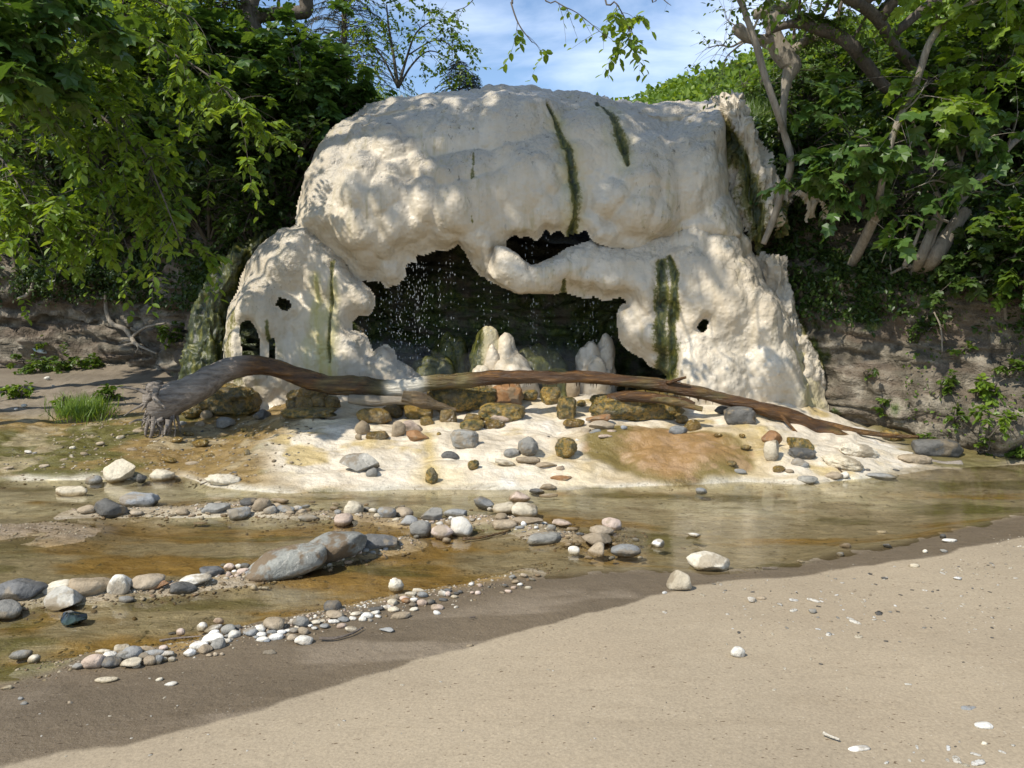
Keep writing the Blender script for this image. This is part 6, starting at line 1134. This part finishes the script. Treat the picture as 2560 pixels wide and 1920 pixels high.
TF = [pr([(2262, 690, 9, 8.35), (2285, 680, 16, 8.1), (2312, 662, 21, 7.95), (2338, 640, 22, Y), (2369, 591, 18, Y), (2400, 544, 15, Y), (2416, 524, 14, Y)], 36), pr([(2290, 675, 12, 8.1), (2302, 645, 13, Y), (2330, 575, 11, Y), (2357, 517, 11, Y), (2388, 478, 10, Y), (2392, 439, 9, Y), (2373, 404, 8, Y)], 36), pr([(2385, 525, 10, Y), (2400, 500, 11, Y), (2439, 459, 11, Y), (2478, 420, 10, Y), (2517, 373, 8, Y), (2575, 320, 7, Y)], 36), pr([(2357, 517, 6, Y), (2338, 467, 5, Y), (2322, 404, 5, Y), (2314, 358, 4, Y)], 24), pr([(2318, 650, 6, Y), (2335, 590, 6, Y), (2362, 535, 5, Y)], 20), pr([(2388, 478, 6, Y), (2402, 400, 5, Y), (2420, 345, 4, Y), (2452, 295, 4, Y)], 26), pr([(2330, 650, 14, 8.0), (2345, 672, 10, 8.1), (2352, 700, 4, 8.2)], 14), pr([(2300, 665, 9, 8.0), (2262, 668, 5, 8.05), (2225, 685, 3, 8.1)], 14), pr([(2310, 665, 8, 8.0), (2305, 700, 5, 8.0), (2290, 740, 2, 7.95)], 14), pr([(2260, 665, 5, Y), (2290, 600, 4, Y), (2318, 520, 3, Y)], 16)]
lim = [(L_, .014, .004) for L_ in [H([(1990, 300, 7.62), (1960, 250, 7.5), (1935, 270, 7.4)]), H([(2010, 320, 7.62), (1985, 290, 7.5), (1955, 330, 7.4)]), H([(2092, 260, 7.62), (2110, 220, 7.5), (2130, 190, 7.4)]), H([(2075, 350, 7.62), (2060, 300, 7.5), (2030, 270, 7.4)]), H([(2120, 370, 7.62), (2110, 320, 7.5), (2150, 290, 7.4)]), H([(2170, 330, 7.62), (2190, 280, 7.5), (2200, 240, 7.4)]), H([(2140, 380, 7.62), (2170, 400, 7.5), (2210, 390, 7.4)]), H([(2060, 400, 7.62), (2020, 390, 7.5), (1990, 400, 7.4)]), H([(2050, 480, 7.62), (2030, 470, 7.5), (2020, 440, 7.4)]), H([(1985, 560, 7.62), (1950, 530, 7.5), (1920, 510, 7.4)]), H([(2090, 300, 7.62), (2080, 250, 7.55), (2050, 230, 7.5)]), H([(2060, 430, 7.62), (2080, 420, 7.5), (2090, 400, 7.4)])]]
plant('fig_tree', 'fig tree', 'pale many stemmed fig tree with broken stubs rooted on top of the right bank', TF[0][0][2], lim, 'palebark', 'lf_fig', [dict(n1=60, L1=.34, n2=66, L2=.16, nl=4, size=.15, T=LOB, droop=.3, up=.1, lo=.2, tr=.004, flat=.9, ldroop=.5)], seed=56, trunk=TF)
# big leaf sprays left of the leaning trunk
lim = [(L_, .012, .004) for L_ in [H([(1870, 470, 8), (1860, 380, 7.9), (1825, 330, 7.8), (1795, 300, 7.7)]), H([(1870, 470, 8), (1830, 400, 7.9), (1800, 380, 7.8), (1785, 400, 7.7)]), H([(1850, 470, 8), (1860, 350, 7.9), (1820, 260, 7.8), (1810, 200, 7.8)]), H([(1850, 470, 8), (1870, 380, 7.8), (1860, 320, 7.7), (1840, 290, 7.6)]), H([(1870, 470, 8), (1830, 420, 7.9), (1810, 350, 7.8), (1775, 350, 7.7)]), H([(1850, 470, 8), (1880, 390, 7.8), (1900, 340, 7.7), (1900, 310, 7.6)])]]
plant('fig_shrub', 'fig shrub', 'leafy young fig bush between the bent slender trunk and the leaning pale trunk', OY(1850, 490, 8), lim, 'palebark', 'lf_fig', [dict(n1=60, L1=.34, n2=85, L2=.16, nl=4, size=.15, T=LOB, droop=.35, up=.1, lo=.4, tr=.004, flat=.9, ldroop=.5)], seed=57)
RS = [(1640, 190, .5, .5, 'lf_mid', .06, OV, 'low green bush at the right shoulder of the mound top'), (1740, 240, 1.0, .7, 'lf_dark', .08, OV, 'dark bush behind the bent slender trunk'), (1830, 200, .8, .7, 'lf_mid', .08, OV, 'green bush behind the arching trunk'), (1950, 215, .9, .8, 'lf_mid', .10, OV, 'green bush behind the leaning pale trunk'), (2070, 200, 1.1, .9, 'lf_mid', .12, LOB, 'tall lobed leaf bush in the upper right'), (2190, 180, 1.8, 1.0, 'lf_mid', .13, LOB, 'tall dark bush at the upper right edge'),
 (1720, 330, .7, .5, 'lf_dark', .08, OV, 'dark bush beside the ribbed ledge'), (1960, 290, 1.0, .8, 'lf_dark', .10, OV, 'shaded bush behind the upper fig leaves'), (2120, 300, 1.2, .9, 'lf_dark', .10, OV, 'shaded bush right behind the fig stems'), (2205, 330, .9, .8, 'lf_dark', .12, LOB, 'dark lobed bush at the right edge beside the fig'), (1800, 440, .6, .7, 'lf_dark', .07, OV, 'dark undergrowth under the young fig bush'), (1900, 470, .6, .7, 'lf_dark', .07, OV, 'dark undergrowth around the foot of the leaning pale trunk'),
 (2150, 580, .45, .5, 'lf_dark', .10, LOB, 'ivy like bush right of the fig foot'), (2215, 540, .6, .5, 'lf_mid', .11, LOB, 'ivy like bush at the right edge below the fig'), (2190, 610, .6, .6, 'lf_dark', .09, LOB, 'dark low bush at the right edge above the rock face'), (2060, 610, .3, .35, 'lf_dry', .05, OV, 'pale dry leaved tuft below the fig roots')]
for i, (u, v, h, r_, m_, sz, T0, lb) in enumerate(RS):
    q = bankhit(u * S, (v + 25) * S); shrub('shrub', lb, q - V_(0, 0, .08), h, r_, m_, 300 + i, dens=1.0, leaf=sz, T=T0, group='shrubs on the right bank')
# weeds and ferns on the rock face and shore
RW = [(2110, 860, .38, .26, 'lf_bright', .07, 'bright green fern clump low on the right rock face'), (2150, 930, .30, .26, 'lf_bright', .06, 'bright green fern below the largest one on the right rock face'), (2060, 900, .16, .15, 'lf_mid', .06, 'fern left of the bright clump on the right rock face'), (2000, 955, .10, .12, 'lf_mid', .05, 'low fern by the dark boulder at the right'), (2180, 990, .30, .20, 'lf_mid', .07, 'upright weed at the lower right edge of the rock face'), (2110, 965, .14, .2, 'lf_mid', .05, 'spreading weeds at the foot of the right rock face'), (2030, 850, .26, .14, 'lf_mid', .06, 'grassy tuft hanging on the right rock face'), (2170, 800, .25, .14, 'lf_mid', .06, 'thin weed high on the right rock face'),
      (1900, 880, .14, .14, 'lf_mid', .05, 'small weed on the shaded part of the right rock face'), (1980, 720, .22, .2, 'lf_dark', .05, 'dark weed under the pale dry tuft'), (2060, 770, .14, .16, 'lf_mid', .05, 'small green weed in the middle of the right rock face'), (1870, 800, .12, .14, 'lf_mid', .045, 'tiny weed beside the green moss wall')]
for i, (u, v, h, r_, m_, sz, lb) in enumerate(RW):
    q = bankhit(u * S, v * S); shrub('weed', lb, q + V_(0, .03, -.05), h * .8, r_ * .8, m_, 400 + i, dens=1.1, leaf=sz, T=OV, group='weeds on the right rock face', cat='weed', lean=(0, -.5))
GW = [(45, 852, .16, .16, 'lf_bright', .055, 'bright low weed clump at the far left shore'), (237, 853, .14, .10, 'lf_mid', .07, 'small dark leafed weed by the root end of the log'), (60, 790, .16, .34, 'lf_mid', .06, 'left strip of green weeds at the foot of the rock ledge'), (185, 786, .18, .34, 'lf_mid', .06, 'right strip of green weeds at the foot of the rock ledge'), (120, 790, .14, .2, 'lf_mid', .05, 'weeds around the pale blue scrap'), (100, 766, .22, .12, 'lf_bright', .05, 'light green sprig above the pale blue scrap'), (140, 880, .10, .14, 'lf_bright', .05, 'weed at the left end of the grass tuft'), (360, 745, .2, .2, 'lf_mid', .06, 'weeds beside the bare root on the rock ledge')]
for i, (u, v, h, r_, m_, sz, lb) in enumerate(GW):
    q = hit(u * S, (v + 8) * S) if v > 770 else bankhit(u * S, v * S); shrub('weed', lb, q - V_(0, 0, .02), h, r_, m_, 500 + i, dens=5, leaf=sz, T=OV, group='weeds on the left shore', cat='weed', lean=(0, 0))
def grass_patch(name, label, pts, size, mat, seed, group=None, kind=None, cat=None, upn=1.0):
    rg = np.random.default_rng(seed); n = len(pts); D = V_(0, 0, upn) + rg.normal(size=(n, 3)) * .32; l = Acc(); sz = size * rg.uniform(.5, 1.15, n)
    put_leaves(l, pts, D, rg.normal(size=(n, 3)) + V_(0, -1, 0), sz, (BLADE[0] * V_(min(1.6, .09 / size + .4), 1, 2.2), BLADE[1]), rg.random(n)); o = l.build(name, M[mat], smooth=False); return tag(o, label, cat, group, kind)
rg = np.random.default_rng(8); pts = np.array([hit(u, v) for u, v in zip(rg.normal(205, 34, 900), rg.normal(1035, 10, 900))]); grass_patch('grass', 'bright tuft of fine grass on the left shore near the root end of the log', pts, .20, 'lf_bright', 9, kind='stuff', cat='grass')
# ivy and small leaf cover clothing both banks
Xg, Tg = X_bank, T_bank = np.meshgrid(np.concatenate([np.arange(-16, -7, .25), np.arange(-7, 6.5, 0.03), np.arange(6.5, 16, .25)]), np.concatenate([np.linspace(0, 4, 110, endpoint=False), np.linspace(4, 6, 70, endpoint=False), np.linspace(6, 7, 50)]))
def cover(name, label, sel, n, size, mat, seed, T=OV, dens=lambda P: 1):
    rg = np.random.default_rng(seed); I = np.nonzero(sel.ravel())[0]; P = BV.reshape(-1, 3)[I]; g = fbm(P * 1.3, 3, seed) > -.18; P = P[g]; k = rg.integers(0, len(P), n); P = P[k] + rg.normal(size=(n, 3)) * V_(.05, .05, .04) + V_(0, -.03, .03); l = Acc()
    D = rg.normal(size=(n, 3)) * .6 + V_(0, -.5, -.3); N = V_(0, -.6, .8) + rg.normal(size=(n, 3)) * .4; put_leaves(l, P, D, N, size * rg.uniform(.5, 1.3, n), T, rg.random(n)); tag(l.build(name, M[mat], smooth=False), label, 'ground cover', None, 'stuff')
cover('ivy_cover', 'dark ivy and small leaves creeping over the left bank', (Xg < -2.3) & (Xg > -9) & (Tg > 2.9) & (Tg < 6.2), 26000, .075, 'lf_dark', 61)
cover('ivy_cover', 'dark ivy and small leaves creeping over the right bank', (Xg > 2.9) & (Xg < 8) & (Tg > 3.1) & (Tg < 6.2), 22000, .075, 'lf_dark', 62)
cover('undergrowth', 'brighter small leaved undergrowth high on the banks', ((Xg < -2.6) & (Xg > -9) | (Xg > 3.2) & (Xg < 8)) & (Tg > 4.6) & (Tg < 6.3), 26000, .075, 'lf_mid', 63)
cover('creeping_weeds', 'sparse small weeds and moss tufts growing on the right rock face', (Xg > 4.05) & (Xg < 6) & (Tg > .7) & (Tg < 3.2), 1500, .045, 'lf_mid', 64)
cover('hanging_ivy', 'dark ivy trailing over the upper edge of the right rock face', (Xg > 3.1) & (Xg < 6.5) & (Tg > 2.3) & (Tg < 3.3), 11000, .06, 'lf_dark', 69)
cover('creeping_weeds', 'trailing ivy over the left rock ledge', (Xg < -3.2) & (Xg > -8) & (Tg > 2.5) & (Tg < 3.4), 9000, .055, 'lf_dark', 65)
I = np.nonzero(((Xg > -4.6) & (Xg < -1.5) & (Tg > 4.9) & (Tg < 6.2)).ravel())[0]; rg = np.random.default_rng(66); P = BV.reshape(-1, 3)[rg.choice(I, 22000)] + rg.normal(size=(22000, 3)) * .03; grass_patch('meadow_grass', 'long green grass on the crest of the left bank beside the mound', P, .38, 'lf_bright', 67, kind='stuff', cat='grass')
I = np.nonzero(((Xg > 2.1) & (Xg < 4.4) & (Tg > 5.2) & (Tg < 6.1)).ravel())[0]; P = BV.reshape(-1, 3)[rg.choice(I, 6000)] + rg.normal(size=(6000, 3)) * .03; grass_patch('meadow_grass', 'long green grass on the crest of the right bank beside the mound', P, .30, 'lf_mid', 68, kind='stuff', cat='grass')

# bare roots on the banks
def root(name, L, label, mat='palebark', on=True, off=.05, extra=()):
    A = Acc(); c = None
    for LL in (L,) + tuple(extra):
        P = np.array([bankhit(u, v) + V_(0, -off, 0) if not D else onY(u, v, D) for u, v, r_, D in LL]); 
        R = np.array([r_ * P[i, 1] / 1934 for i, (u, v, r_, D) in enumerate(LL)]); P = np.stack([np.array([onY(LL[i][0], LL[i][1], P[i, 1]) for i in range(len(P))])])[0]
        n = len(LL) * 6
        if c is None: c = P[0].copy()
        V, F = tube(catmull(P, n) - c, catmull(R[:, None], n)[:, 0], 9, True, .15, 14, len(A.V)); A.add(V, F)
    o = A.build(name, M[mat]); o.location = tuple(c); return tag(o, label, 'root')
k = .27125
root('bare_root', [(264, 730, 4, 0), (265, 760, 5, 0), (270, 790, 6, 0), (285, 812, 6, 0), (312, 822, 6, 0), (328, 843, 6, 0), (338, 858, 5, 0), (365, 872, 3, 0), (392, 884, 2, 0)], 'long bare root curling down the left rock ledge', extra=[[(332, 842, 4, 0), (355, 823, 3, 0), (380, 814, 3, 0), (415, 808, 2, 0)], [(335, 858, 4, 0), (315, 862, 3, 0), (298, 864, 2, 0)], [(338, 858, 3, 0), (345, 870, 2, 0), (340, 882, 2, 0)], [(335, 850, 3, 0), (310, 853, 2, 0), (300, 858, 2, 0)]])
root('bare_root', [(84, 703, 3, 0), (78, 722, 5, 0), (66, 738, 5, 0), (44, 747, 3, 0)], 'short bare root on the far left rock ledge')
for i, L in enumerate([[(2230, 690, 2, 0), (2225, 640, 2, 0), (2240, 600, 2, 0)], [(2270, 665, 3, 0), (2255, 630, 3, 0), (2235, 590, 2, 0), (2215, 570, 2, 0)], [(2335, 780, 2, 0), (2352, 820, 2, 0), (2356, 880, 1.5, 0)], [(2515, 800, 4, 0), (2512, 740, 4, 0), (2530, 670, 3, 0)], [(2295, 655, 3, 0), (2270, 640, 3, 0), (2262, 600, 3, 0), (2270, 560, 2, 0)]]):
    root('hanging_root', L, ['thin root hanging under the leaning pale trunk', 'pair of looping roots left of the fig foot', 'pale dangling root in the middle of the right rock face', 'grey stem at the right edge of the rock face', 'bundle of thin stems beside the fig foot'][i])

# --- far wooded hill behind the right bank
rg = np.random.default_rng(71); xs = np.linspace(3, 60, 120); ts = np.linspace(0, 1, 60); X, T = np.meshgrid(xs, ts)
uu = np.array([1360, 1395, 1450, 1560, 1650, 1750, 1850, 2000, 2212, 2600]); vv = np.array([225, 205, 186, 152, 108, 70, 40, 0, -50, -120]); D = 72.0
rx = np.array([OY(u, v, D)[0] for u, v in zip(uu, vv)]); rz = np.array([OY(u, v, D)[2] for u, v in zip(uu, vv)]) - 1.0
Yh = 26 + T * 46; ridge = np.interp(X * D / Yh, rx, rz); Zh = 4 + (ridge - 4) * T ** 1.2 * sstep(-.1, .5, T + .3); V = np.stack([X, Yh, Zh], -1); V[..., 2] += .9 * fbm(V * .14, 3, 7)
A = Acc(); A.add(V, gridF(60, 120), np.tile([.7, 1, 0, 0], (X.size, 1))); tag(A.build('hill', M['bank']), kind='structure')
Pn = V.reshape(-1, 3); n = 70000; k = rg.integers(0, 59 * 119, n); i, j = k // 119, k % 119; a, b_ = rg.random((2, n, 1)); P = V[i, j] * (1 - a) + V[i, j + 1] * a + (V[i + 1, j] - V[i, j]) * b_
f_, _ = worley(P * V_(.42, .42, .0), 9); P[:, 2] += 1.7 * np.sqrt(np.clip(1 - f_ ** 2, 0, 1)) * rg.uniform(.35, 1.05, n)
l = Acc(); put_leaves(l, P, rg.normal(size=(n, 3)), rg.normal(size=(n, 3)) * .6 + V_(0, -1.0, .8), rg.uniform(.35, .7, n), QD, rg.random(n)); tag(l.build('woodland', M['lf_bright'], smooth=False), 'sunlit woodland covering the far hill behind the right bank', 'woodland', None, 'stuff')

# ------------------------------------------------------------------ thin mist where the water lands
t = NT('mist'); vp = t.n('VolumePrincipled'); vp.inputs['Color'].default_value = (.95, .96, .97, 1); vp.inputs['Density'].default_value = .36; vp.inputs['Anisotropy'].default_value = .3
t.l(vp.outputs[0], t.out.inputs[1]); M['mist'] = t.m
V1, F1 = ICO[3]; A = Acc()
A.add(V1 * (1 + .25 * fbm(V1 * 1.5, 3, 3))[:, None] * V_(.62, .34, .36) + onY(975, 930, 8.1), F1)
A.add(V1 * (1 + .25 * fbm(V1 * 1.5, 3, 4))[:, None] * V_(.85, .30, .30) + onY(1330, 930, 8.45), F1)
tag(A.build('mist', M['mist']), 'thin white mist hanging where the water lands in front of the cave', 'mist', None, 'stuff')
